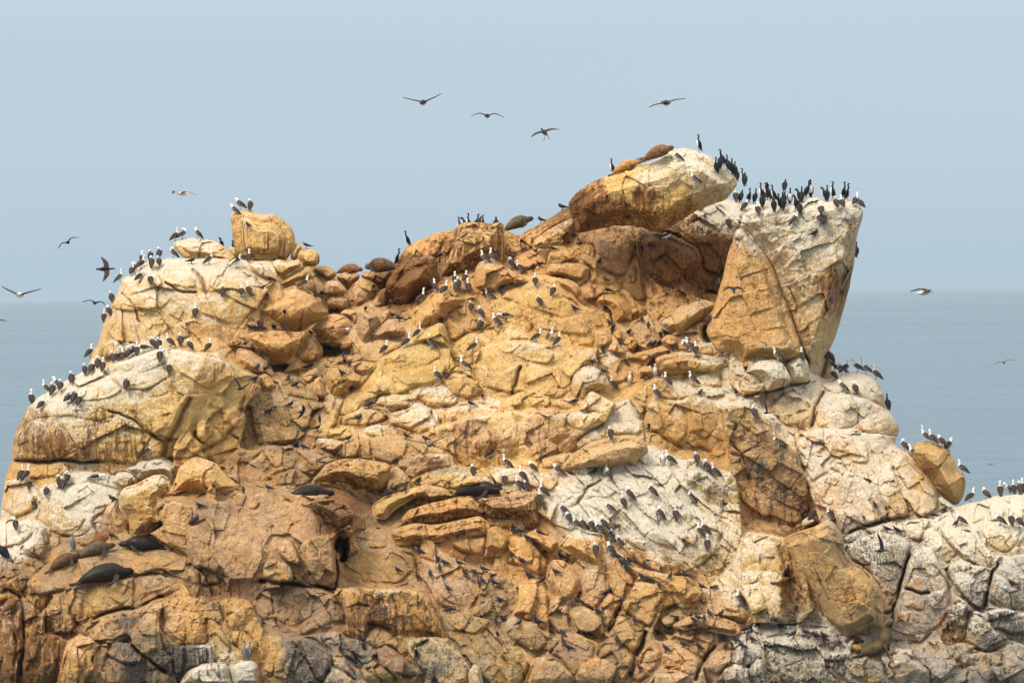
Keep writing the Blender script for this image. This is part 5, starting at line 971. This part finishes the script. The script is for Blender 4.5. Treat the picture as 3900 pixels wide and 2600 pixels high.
FLOCK = [l.split('|') for l in """A|on the crest of the upper left shoulder|1110,965,b,20 1213,965,b,90 1240,900,p,60 1295,905,b,60 1305,810,b,90 1385,790,p,90 1395,890,p,90 1460,885,p,100 1468,770,p,90
A|just under the crest of the upper left shoulder|1285,1020,q,45 1385,1050,b,90
A|on the pale slab beside the yellow block|1615,637,b,40 1680,630,p,20 1810,615,q,160
A|under the edge of the pale slab|1590,795,p,170 1760,855,t,20
A|on top of the big yellow block|2150,405,q,170 2205,357,q,160 2300,365,p,90
A|behind the pale slab and yellow block|2005,690,k,160 2115,740,c,180
A|on the face of the big yellow block|2275,525,t,150
A|below the pale slab and yellow block|1925,860,b,25 2175,890,w,0 2290,840,b,90
A|on the face of the upper left shoulder|2050,1155,p,90 2215,1155,b,100 2285,1150,b,115 1800,1350,b,90
A|on the seaward edge of the upper left shoulder|1030,1165,p,90 1000,1335,q,110 955,1355,b,90
E|at the seaward end of the left ledge|285,680,b,110 415,595,b,170 485,612,p,90 515,560,q,180 557,578,p,90 660,510,p,100 380,745,b,60
E|along the middle of the sloping left ledge|780,428,p,100 845,415,b,80 905,370,p,80 945,390,b,90 1045,318,p,90 1085,290,p,80 1130,298,b,90 1190,272,p,80 1225,250,p,60 1262,250,b,90 830,265,b,60
E|at the inner end of the left ledge|1325,225,f,170 1405,190,p,120 1465,195,p,80 1565,170,b,150 1665,160,p,90 1745,205,p,120 1920,215,b,70
E|on the white face below the left ledge|1468,303,b,90 1555,418,b,90 1160,560,p,90 625,685,p,60 690,680,p,70 735,715,b,80
E|on the white streaked boulder|1360,1185,b,20
E|on the low rocks below the left cliff|205,1385,b,60 250,1390,b,60 550,1450,p,90 585,1480,p,90 625,1430,p,60 890,1415,f,0 425,1545,p,90
O|on the white rocks at the lower left edge|300,815,b,150 150,1000,p,90 1035,750,d,150
O|on the orange boulders left of centre|1835,810,t,170 2240,675,t,90 1765,965,t,60 1805,935,t,60
M|by the resting sea lions|1030,245,d,150 660,355,r,150
M|at the left edge of the photo|20,435,v,150
M|on the white block at the lower edge|2240,1360,r,150 2290,1350,r,60 1995,1580,r,20
B|in the crowd on the large orange boulder|1650,1110,b,100 1730,1140,b,60 1855,1080,p,100 1840,1115,p,90 1830,1050,b,95 1920,1030,b,80 1955,1115,b,90
B|beside the rust brown boulder|1515,1215,n,45 1490,1530,n,30 1695,1395,p,90
B|on the pointed slab by the orange block|2100,850,b,150 2160,830,b,150 2190,790,b,150 2340,900,p,150
B|on the largest flat boulder of the field|440,1080,b,20 110,1190,t,90 45,1220,t,40 262,1330,t,-90 555,1180,t,170 590,1150,t,170
B|below the pointed slab and orange block|1980,1295,p,90 2060,1350,p,130 2070,1465,p,45 2150,1195,b,160 2270,1125,q,60 2215,1430,b,150 2290,1375,f,180
B|along the top of the orange block|1870,480,c,170 1915,475,k,180 1940,463,c,180 2015,462,c,0 2055,466,k,30 2085,462,c,20 2205,462,k,90 2160,478,t,10
B|left of the orange block on the skyline|1395,672,c,180 1308,865,c,0
B|along the saddle boulders|465,705,t,180 610,970,t,170 1005,1295,t,-90 685,1310,t,180 745,1310,u,90 130,1020,t,170
B|beside and on the rust brown boulder|1685,805,t,30 1225,1195,t,20 1260,1355,t,170 1320,1385,t,170
F|on the flat-topped boulder|120,258,t,180 180,265,t,180 208,225,t,90 240,268,t,150 343,258,t,-90 460,278,t,110 588,258,t,90 685,310,t,120
F|in the hollow left of the flat-topped boulder|30,410,u,60 75,420,t,20 100,435,t,160 198,628,t,60 272,640,u,0 300,600,t,90 170,735,t,30
F|in the hollow below the egg shaped boulder|645,625,t,20 690,612,t,20 487,720,t,90 555,785,t,0
F|around the layered boulder|985,515,t,90 998,572,t,-90 1035,590,t,110 970,680,t,150 1060,825,t,120 770,895,t,20 800,890,t,0 860,440,t,20
F|on the brown gully rock|500,970,t,10 305,1030,t,20 620,1195,t,70 550,1335,t,40 615,1360,t,160
F|on the smooth middle slope|1215,975,u,20 1235,965,t,20 1120,1095,t,45 745,1185,t,30 1030,1280,t,20 1895,680,t,180 2265,895,t,90 2150,960,t,180 1555,1255,d,160 1740,1285,d,150 1455,1485,t,60
F|scattered over the smooth middle slope|1570,410,b,40 1365,475,b,40 1785,430,b,150 2180,455,b,20 2095,625,b,160 1840,715,b,150
H|on the yellow rock above the dark sea lion|5,750,p,90 295,835,b,100
C|on the right shoulder of the summit boulder|1872,515,c,120 1912,470,c,90 1940,430,c,170 1985,490,c,100 2045,540,c,100 2025,500,c,100 2070,585,c,80 2115,600,c,180 2145,630,k,60
C|between summit boulder and prow|2185,720,c,20 2230,702,c,60 2280,702,c,180 2335,722,c,60 2105,722,k,60 2055,745,b,100
C|on the summit boulder|1520,400,b,170 1680,605,b,165 915,490,c,180 1710,300,c,180
C|on the wall below the prow top|2145,850,q,45 2255,890,b,90 2295,830,c,100 1985,1010,b,100 1770,930,t,90 2100,1000,t,170
C|around the square block under the overhang|1420,1130,w,20 1205,1215,t,45 1270,1200,t,140 690,1020,t,100
C|on the left ridge of the summit|470,742,t,170 460,765,u,170 270,890,u,170
C|above the pointed slab and dome|370,1225,t,175 805,1340,t,60 195,1390,t,40 255,1365,t,150 15,1300,t,60
D|in the rear row on the prow|770,510,c,170 795,482,c,160 840,520,c,170 940,440,k,60 985,505,c,-90 1065,485,k,150 1140,470,c,20 1175,475,c,-90 1365,500,c,180 1300,475,k,160 1490,490,c,0 1520,515,c,0
D|in the front row on the prow|890,605,x,150 920,605,c,90 940,540,k,60 1090,540,c,90 1320,525,c,100 1080,655,k,90 1025,605,k,150 840,625,k,90
D|on the pale top of the prow|1275,650,b,90 1250,740,p,120 1290,735,p,110 1410,590,p,90 1465,590,b,100 1590,565,b,60 1625,590,b,120 1040,740,p,20 1215,845,t,20
D|on the shaded side of the prow|1345,1470,b,120 1592,1040,c,90
G|around the central dome|440,220,b,140 410,330,q,45 578,335,b,90 845,260,b,165 745,425,q,60 615,520,p,110
G|in the trio on the dome's lower ledge|590,845,b,30 715,840,b,-60 790,880,b,40
G|among the boulders under the central dome|1245,400,t,150 1135,455,t,60 1215,560,t,120 935,570,d,150 1255,700,t,120 1290,745,t,60 1435,785,u,-60 1365,895,t,150 1200,960,t,90
G|on the ledge boulders near the pale pyramid|1555,670,t,90 1615,730,t,90 1725,800,t,90 1765,790,t,150 1520,915,t,150 1500,935,u,150 1625,905,t,60 1665,895,t,30 1710,885,t,30 1832,930,t,90 1872,925,t,90 2180,670,t,60
G|around the cream block|1100,1060,t,150 1200,1145,t,150 930,1420,t,20 1715,1185,t,60
G|below the long ledge block|1600,1195,b,30 1675,1180,b,-90 1765,1150,p,90 1780,1250,b,140 1290,1280,b,130 1440,1250,b,-90 1690,1370,b,130 2020,1240,b,160 1530,1545,q,160
G|on the long ledge block|1960,940,p,160 2000,930,b,150 2050,975,b,90 2285,990,p,160 2340,985,w,0
I|at the foot of the prow|870,660,b,160 1090,665,b,100 577,760,t,-90 490,955,t,-90 490,978,u,60 165,980,t,60
I|on the sea edge right of the prow|1500,765,b,20 1605,755,b,170 1680,765,n,180 1770,810,b,150 1300,650,p,120 1345,670,p,130 1375,750,p,160 1460,770,p,160 1385,835,b,120 1885,1120,c,110
I|on the white blocks below the sea edge|1460,940,q,160 1580,965,p,100 660,1190,p,100 880,1455,b,160
J|on the free-standing ochre boulder|1440,190,n,170 1510,215,b,120 1590,240,q,130 1665,235,q,20 1780,490,b,150
J|beside the free-standing ochre boulder|1245,255,p,140 1340,345,b,160
J|along the ridge at the right edge|1860,740,b,30 2000,720,p,130 2130,690,b,90 2195,620,q,-120 2250,655,b,90 2310,645,p,80 2340,650,b,90
J|below the ridge at the right edge|2130,960,b,150 2235,965,q,90 2300,980,b,140 1770,960,b,150 1730,975,d,45
J|on the pale right flank|1520,900,t,170 1620,850,d,30 980,810,d,110 1050,945,d,160 1095,1030,d,160 1180,1035,d,160 2240,1525,d,150
J|on top of the hollow-faced slab|360,890,b,40 440,910,q,20 570,925,b,130
H|above the white slope|310,680,b,170 550,720,q,130 790,745,q,150 1215,755,b,-80 1250,790,p,120 1270,410,p,90 1190,300,t,20 1120,740,t,30
H|on the pale columns right of the lens boulder|1745,660,b,-100 1815,650,b,140 1965,495,q,150 2060,640,p,100 2140,710,p,140 2230,760,b,150
H|at the upper left end of the white slope|430,880,b,130 490,890,q,120 455,800,b,140 620,1010,b,110 650,940,b,130
H|scattered on the white slope|1640,940,p,150 1430,970,p,150 1380,1040,p,110 1260,1090,b,160 1710,1150,p,140 1865,1160,b,90 2000,1000,b,150
H|in the line down the white slope|830,1110,p,140 880,1190,p,140 960,1240,b,140 1010,1240,b,140 1085,1260,p,140 1165,1290,b,150 1200,1240,p,140 1260,1350,p,150 1340,1415,p,160 1260,1480,q,140 1130,1480,p,90
H|at the right of the white slope|2090,1310,b,130 2135,1290,b,140 2155,1430,b,90 1940,1370,u,60
H|around the brown block with rusty face|100,1125,u,60 325,1125,d,90 405,1120,u,60 35,960,t,90
H|below the brown block with rusty face|370,1290,t,150 380,1260,t,150 440,1290,t,150 500,1350,t,150 610,1305,t,170 585,1415,t,130 660,1465,t,110 350,1505,t,90 450,1560,t,150 810,1515,t,150
L|in the middle of the dusty tern slope|88,475,t,150 400,575,t,140 155,610,t,150 295,650,u,0 600,840,t,160 445,935,t,60 785,940,t,150 855,775,t,40 910,740,t,40 1010,840,t,120
L|low on the dusty tern slope|205,995,t,80 245,1035,t,150 70,1045,t,40 360,1110,t,120 460,1145,t,130 470,1225,u,110 520,1270,t,160 680,1145,t,150 960,1200,t,90 1125,1025,t,140 1175,1455,d,130
L|on and beside the crowded flat slab|1510,1005,t,60 1545,1110,t,60 1610,1100,t,60 1640,1070,t,60 1690,1090,t,60 1665,1015,t,150 1710,1000,t,140 1765,1010,t,90 1810,960,t,120 1755,1080,t,140 1790,1080,t,150 1820,1085,t,60 1920,965,d,60 2025,985,d,150
L|below the crowded flat slab|1335,1125,t,140 1415,1120,t,150 1440,1090,t,120 1410,1280,t,140 1570,1240,t,150 1710,1260,d,150 1945,1190,t,140 2055,1200,t,140 1965,1260,d,60 2110,1255,t,140 2205,1195,t,150 2135,1105,t,20 2190,1090,t,50 2270,1060,t,40
L|around the overhanging tan slab|970,435,t,140 1010,490,t,140 1045,490,t,140 1090,475,u,150 1050,545,t,140 1130,570,t,140 1190,625,t,140 1245,640,d,150 1310,640,t,140 1350,655,t,120 1350,700,t,110 1215,520,t,120 1370,555,t,90 1455,615,t,60 1590,605,t,140 1745,715,t,140
L|on the white rock beside the overhanging slab|2080,850,b,150
K|on the ledge left of the hollow-faced slab|15,1000,b,150 40,1050,p,150 110,1080,d,140 235,1150,t,40 345,1130,t,150 440,1160,d,140 510,1190,d,140 510,1160,d,140 260,1285,d,150
N|at the top of the dusty brown slope|1500,385,t,150 1670,455,t,150 1730,490,t,150 1690,545,t,90 1300,560,t,170 1490,625,d,150 1600,595,t,90 1870,500,t,150
N|lower on the dusty brown slope|1915,580,t,130 2000,575,t,120 2090,550,t,150 2050,680,t,130 2080,660,t,130 2180,670,t,160 1770,735,t,120 2240,830,t,150 1780,925,t,10 2100,960,t,150 2205,1035,t,90 2265,1000,t,140
P|near the long dark sea lion|115,890,t,170 1140,920,u,170
P|on the yellow wedge slab|1215,940,t,30 1285,885,t,60 1375,905,t,60 1490,825,t,50""".split('\n')]
DG = bpy.context.evaluated_depsgraph_get(); bpy.context.view_layer.update(); DG = bpy.context.evaluated_depsgraph_get()
def hit(px, py, down=26):
    for k in range(0, down):
        d = Vector(rays([px],[py+k])[0]).normalized()
        ok, loc, nrm, _, ob, _ = SC.ray_cast(DG, CAM, d)
        if ok and ob.name != 'sea': return loc, k
    return Vector(at(px, py, ybase(px, py))), 0
rnd = random.Random(4)
BIRDS = []
for crop, place, items in FLOCK:
    lst = []
    for it in items.split():
        x,y,k,yaw = it.split(','); px,py = frame(crop, float(x), float(y)); lst.append((px,py,k,float(yaw)))
    spots = [hit(px,py)[0] for px,py,_,_ in lst]
    for i,((px,py,k,yaw),loc) in enumerate(zip(lst,spots)): lst[i] = (px,py,k,yaw,loc)
    lst.sort(key=lambda t:t[0]); cnt = {}
    for t in lst: cnt[t[2]] = cnt.get(t[2],0)+1
    seen = {}
    back = Vector((0,.6,-.34)) if 'top of the orange block' in place else Vector((0,.7,-.2)) if place.startswith('behind') else Vector((0,0,0))
    for px,py,k,yaw,loc in lst:
        cat, ph = KIND[k]; seen[k] = seen.get(k,0)+1
        o = link(cat, proto(k)); BIRDS.append(o)
        sc = rnd.uniform(.95,1.07)*(1.0 if k in 'bnpqfw' else 1.0 if cat=='cormorant' else 1.12)
        lean = rnd.uniform(-10,9) if k in 'bnpqckwx' else rnd.uniform(-8,6)
        o.location = loc + back + Vector((0,-.05,-.01)); o.scale = (sc*rnd.uniform(.94,1.06),sc,sc)
        o.rotation_euler = (R(rnd.uniform(-4,4)), R(lean), R(yaw+rnd.uniform(-9,9)))
        lead = f"{ORD[seen[k]-1]} {ph} from the left" if cnt[k] > 1 else f"lone {ph}"
        label = f"{lead} {place}"
        if len(label.split()) > 16: label = label.replace('white-headed ','').replace('the face of ','')
        tag(o, label, cat, dict(booby='boobies resting on the rocks',tern='terns perched on the rocks',cormorant='cormorants standing on the rocks').get(cat))
# ------------------------------------------------------------------ birds in the air
AIR = [  # x, y, metres in front of the rock (or depth), kind, wings, yaw, pitch, bank, span in picture units, label
(972,236,'y4','cormorant','V',80,5,-4,86,'dark cormorant with wings raised in a V, above the saddle'),
(1119,267,'y4','cormorant','M',95,0,2,72,'dark cormorant with arched wings, second of the sky trio'),
(1250,304,'y3','cormorant_legs','F',108,22,-16,68,'landing cormorant with dangling pale feet, lowest of the sky trio'),
(1530,237,'y5','cormorant','F',106,4,-13,90,'dark cormorant banking high above the summit boulder'),
(419,445,'y2','gull','M',-130,-4,-4,76,'pale gull gliding above the upper left shoulder'),
(156,557,'y2','tern','M',-90,0,28,52,'dark bird tilting with drooped wing over the left horizon'),
(241,618,'y-2','cormorant','F',14,0,58,66,'dark cormorant banking right beside the upper left shoulder'),
(46,678,'y0','booby','V',-105,0,-4,92,'white-headed booby gliding over the sea at the left edge'),
(218,696,'y1','tern','M',80,0,8,54,'dark tern gliding just below the left horizon'),
(-8,735,'y1','tern','F',80,0,6,52,'dark bird cut by the left edge, only a wing tip showing'),
(551,893,1.5,'tern','U',60,0,20,36,'small dark tern with raised wings beside the left cliff'),
(603,660,1.5,'tern','V',100,0,-12,56,'dark tern flying across the small boulders below the yellow block'),
(798,757,2.5,'gull','F',-80,0,2,72,'pale grey gull gliding over the boulder field'),
(724,866,2.0,'tern','M',60,0,4,50,'dark tern gliding over the hollow of the boulder field'),
(693,946,1.5,'tern','F',30,0,-48,46,'dark tern banking over the brown gully rock'),
(734,961,1.5,'tern','F',115,75,70,52,'dark tern turning with one wing straight up, fanned tail'),
(986,1020,2.0,'drab','V',90,0,-6,100,'large brown seabird with long raised wings before the middle slope'),
(1230,575,2.0,'drab','M',-95,0,10,75,'brown gull gliding in front of the pointed slab'),
(1640,653,1.5,'tern','U',120,10,-25,36,'dark tern flapping upward beside the fin slab'),
(1685,666,2.0,'tern','M',95,35,2,52,'dark tern with arched wings crossing the fin slab'),
(2122,673,'y3','booby','B',12,0,4,74,'white-headed booby flying right along the horizon'),
(2306,832,'y3','drab','M',-95,0,12,46,'dark gull over the sea near the right edge'),
(1496,818,2.0,'drab','M',-95,0,8,76,'brown booby-like bird gliding before the flat ledge slab'),
(1490,980,1.2,'tern','F',20,40,-40,36,'dark tern with fanned wing above the lens boulder'),
(1127,1040,1.2,'tern','B',20,0,-30,36,'dark tern flying left of the lens boulder'),
(1168,1131,1.0,'tern','M',-60,0,6,32,'dark tern landing in front of the dark sea lion head'),
(1137,1117,1.0,'tern','U',40,0,30,28,'dark tern flapping just above the dark sea lion'),
(1760,948,1.0,'tern','U',50,0,40,30,'dark tern with one wing raised by the white blocks'),
(1741,1016,1.2,'tern','M',90,0,-2,50,'dark tern gliding across the drip-stained dark block'),
(2023,1264,1.2,'tern','U',30,0,40,42,'dark tern in a steep V before the grey cleft face'),
(1488,1286,.8,'tern','D',100,0,0,38,'tern landing with drooped wings at the foot of the white slope'),
(2275,1067,'y160','tern','M',90,0,0,10,'tiny dark bird low over the sea at the right'),
]
AIRM = {}
for px,py,dep,kind,wg,yaw,pit,bank,span,label in AIR:
    key = (kind,wg)
    if key not in AIRM: AIRM[key] = flier(kind.split('_')[0], WINGS[wg], 'legs' in kind)
    if isinstance(dep,str): loc = Vector(at(px,py,float(dep[1:])))
    else:
        h_,_ = hit(px,py); loc = Vector(at(px,py,h_.y-dep))
    cat = dict(tern='tern',gull='gull',booby='booby',drab='gull',cormorant='cormorant')[kind.split('_')[0]]
    o = link('flying_'+cat, AIRM[key]); o.location = loc
    full = dict(cormorant=1.31,booby=1.47,tern=.87,gull=1.27,drab=1.23)[kind.split('_')[0]]
    eff = dict(V=.95,M=.97,F=1.,U=.72,D=.93,B=.93)[wg]
    want = span*(loc-CAM).length/FPX
    s_ = np.clip(want/(full*eff), .62, 2.6) if not isinstance(dep,str) or dep!='y160' else 1.0
    o.scale = (s_,)*3
    o.rotation_euler = (Matrix.Rotation(R(yaw),3,'Z')@Matrix.Rotation(R(-pit),3,'Y')@Matrix.Rotation(R(bank),3,'X')).to_euler()
    tag(o, label, cat, 'birds in flight')
# ------------------------------------------------------------------ sea lions
FUR = {k:plain('fur_'+k,c,.42,sc=4.,var=v+.15) for k,c,v in (('dark',(.020,.015,.012),.35),('brown',(.095,.047,.022),.4),('golden',(.36,.18,.05),.35),('olive',(.085,.058,.028),.45),('tawny',(.16,.072,.03),.4))}
MT['flip'] = plain('flipper_skin',(.028,.022,.02),.45,var=.3)
def sealion_mesh(fur, bulk=1.0, pose='lie'):
    MT['fur'] = FUR[fur]; P = []
    if pose == 'lie':
        sp = [(-1.0,0,.09),(-.85,0,.15),(-.6,0,.22),(-.25,.03,.29),(.1,.04,.31),(.38,.02,.30),(.6,-.02,.27),(.76,-.04,.26),(.9,-.05,.25),(1.0,-.055,.225),(1.06,-.06,.20)]
        rr = [.05,.10,.18,.26,.29,.27,.18,.13,.125,.085,.045]
        P.append((sp,[(r*bulk*1.2,r*bulk*1.18) for r in rr],None,'fur'))
        for s in (1,-1):
            P.append(([(.42,s*.26*bulk,.22),(.30,s*.46*bulk,.10),(.16,s*.56*bulk,.05),(-.08,s*.62*bulk,.03)],[(.06,.10),(.05,.12),(.04,.11),(.02,.06)],(0,0,1),'flip'))
            P.append(([(-.92,s*.05,.09),(-1.12,s*.13,.06),(-1.32,s*.20,.04)],[(.06,.045),(.075,.03),(.05,.02)],None,'flip'))
            P.append(([(.86,-.05+s*.12,.30),(.82,-.05+s*.145,.285)],[.02,.012],None,'fur'))
    else:
        sp = [(-.75,0,.12),(-.6,0,.20),(-.35,0,.30),(-.08,0,.42),(.08,0,.62),(.12,0,.85),(.10,0,1.05),(.13,0,1.18),(.24,0,1.25),(.34,0,1.29),(.40,0,1.31)]
        rr = [.07,.15,.24,.28,.27,.23,.165,.135,.13,.09,.055]
        P.append((sp,rr,None,'fur'))
        for s in (1,-1):
            P.append(([(.10,s*.20,.55),(.20,s*.32,.25),(.30,s*.36,.03)],[(.05,.09),(.04,.09),(.03,.11)],(1,0,0),'flip'))
            P.append(([(-.70,s*.06,.10),(-.9,s*.18,.05),(-1.08,s*.26,.03)],[(.06,.05),(.09,.03),(.06,.02)],None,'flip'))
            P.append(([(.16,s*.12,1.20),(.12,s*.145,1.18)],[.02,.012],None,'fur'))
    return fuse('sea_lion', P, .022, ['fur','flip'])
LIONS = [ # crop, tail x,y, head x,y, fur, bulk, pose, depth offset, label
('C',1205,405,1500,300,'tawny',1.05,'lie',0,'brown sea lion asleep on the very top of the summit boulder'),
('C',915,522,1200,425,'golden',.95,'lie',0,'golden sea lion curled on the left shoulder of the summit boulder'),
('C',1110,410,1270,395,'olive',.9,'lie',1.2,'grey sea lion mostly hidden behind the golden one on the summit'),
('B',742,945,985,935,'tawny',1.05,'lie',0,'brown sea lion on its back at the left of the saddle skyline'),
('B',1305,905,1005,918,'brown',1.25,'lie',0,'large brown sea lion draped over the saddle boulder, flipper hanging'),
('C',-75,1045,200,945,'olive',1.15,'lie',.7,'dark grey sea lion behind the flat-topped orange block'),
('B',1540,772,1672,760,'tawny',1.0,'lie',.5,'small brown sea lion wedged behind the flat-topped orange block'),
('P',258,985,715,955,'dark',.95,'lie',0,'dark sea lion asleep with its head on the wedge boulder'),
('P',1810,945,2285,930,'dark',.85,'lie',0,'long dark sea lion on the ledge beside the white slope'),
('M',705,668,1230,590,'dark',1.02,'lie',0,'big black-brown bull sea lion lying alone, lowest on the dusty ledge'),
('M',450,548,740,412,'brown',1.1,'lie',0,'brown sea lion at the left end of the dusty ledge group'),
('M',690,440,1060,335,'olive',1.0,'lie',0,'olive sea lion with pale flipper in the dusty ledge group'),
('M',835,300,1230,255,'tawny',1.0,'lie',.5,'orange-brown sea lion behind the others on the dusty ledge'),
('M',1500,335,1095,335,'dark',1.05,'lie',0,'dark sea lion with splayed hind flippers on the dusty ledge'),
('M',-120,840,60,800,'golden',1.1,'lie',0,'golden sea lion cut off by the left edge'),
('M',20,925,175,820,'tawny',1.2,'lie',0,'tawny sea lion curled in the hollow near the left edge'),
('K',1145,1310,930,1335,'olive',1.0,'sit',0,'olive sea lion sitting upright with raised head below the hollow-faced slab'),
('K',690,1195,880,1200,'brown',1.25,'lie',.2,'brown sea lion lying under the hollow-faced slab'),
('K',710,1235,885,1285,'golden',1.0,'lie',0,'golden sea lion lying in front of the upright sea lion'),
('K',1150,1275,900,1290,'dark',.7,'lie',.4,'dark sea lion lying behind the upright sea lion'),
]
LM = {}
for crop,x0,y0,x1,y1,fur,bulk,pose,off,label in LIONS:
    a_ = hit(*frame(crop,x0,y0))[0]; b_ = hit(*frame(crop,x1,y1))[0]
    fa, fb = frame(crop,x0,y0), frame(crop,x1,y1); ym = (a_.y+b_.y)/2+off-.12
    dy = max(-.35,min(.35,(b_.y-a_.y)/2))
    A_ = Vector(at(*fa, ym-dy)); B_ = Vector(at(*fb, ym+dy)); ln = (B_-A_).length
    xa = (B_-A_).normalized(); za = (Vector((0,-.12,1))-xa*Vector((0,-.12,1)).dot(xa)).normalized(); ya = za.cross(xa)
    key = (fur,bulk,pose)
    if key not in LM: LM[key] = sealion_mesh(fur,bulk,pose)
    o = link('sea_lion', LM[key]); s_ = ln/2.1 if pose == 'lie' else 1.08
    if pose == 'sit': xa = Vector((1,-.25,0)).normalized(); za = Vector((0,0,1)); ya = za.cross(xa)
    m = Matrix((xa,ya,za)).transposed().to_4x4()
    mid = (A_+B_)/2 if pose == 'lie' else Vector(at(*frame('K',1050,1330), ym))
    o.matrix_world = Matrix.Translation(mid-za*.02) @ m @ Matrix.Scale(s_,4)
    tag(o, label, 'sea lion', 'sea lions hauled out on the rocks')

# ------------------------------------------------------------------ sea haze
def haze():
    m = bpy.data.materials.new("haze_air"); m.use_nodes = True; nt = m.node_tree; nt.nodes.clear()
    v = nt.nodes.new('ShaderNodeVolumePrincipled'); v.inputs['Color'].default_value = (.50,.62,.70,1); v.inputs['Density'].default_value = 5.5e-5; v.inputs['Anisotropy'].default_value = 0
    o = nt.nodes.new('ShaderNodeOutputMaterial'); nt.links.new(v.outputs[0], o.inputs['Volume'])
    bm = bmesh.new(); bmesh.ops.create_cube(bm, size=1)
    for q in bm.verts: q.co = Vector((q.co.x*124000, q.co.y*124000, -1 if q.co.z < 0 else 34))
    me = bpy.data.meshes.new("haze"); bm.to_mesh(me); bm.free(); me.materials.append(m)
    tag(link("haze", me), kind='stuff')
haze()
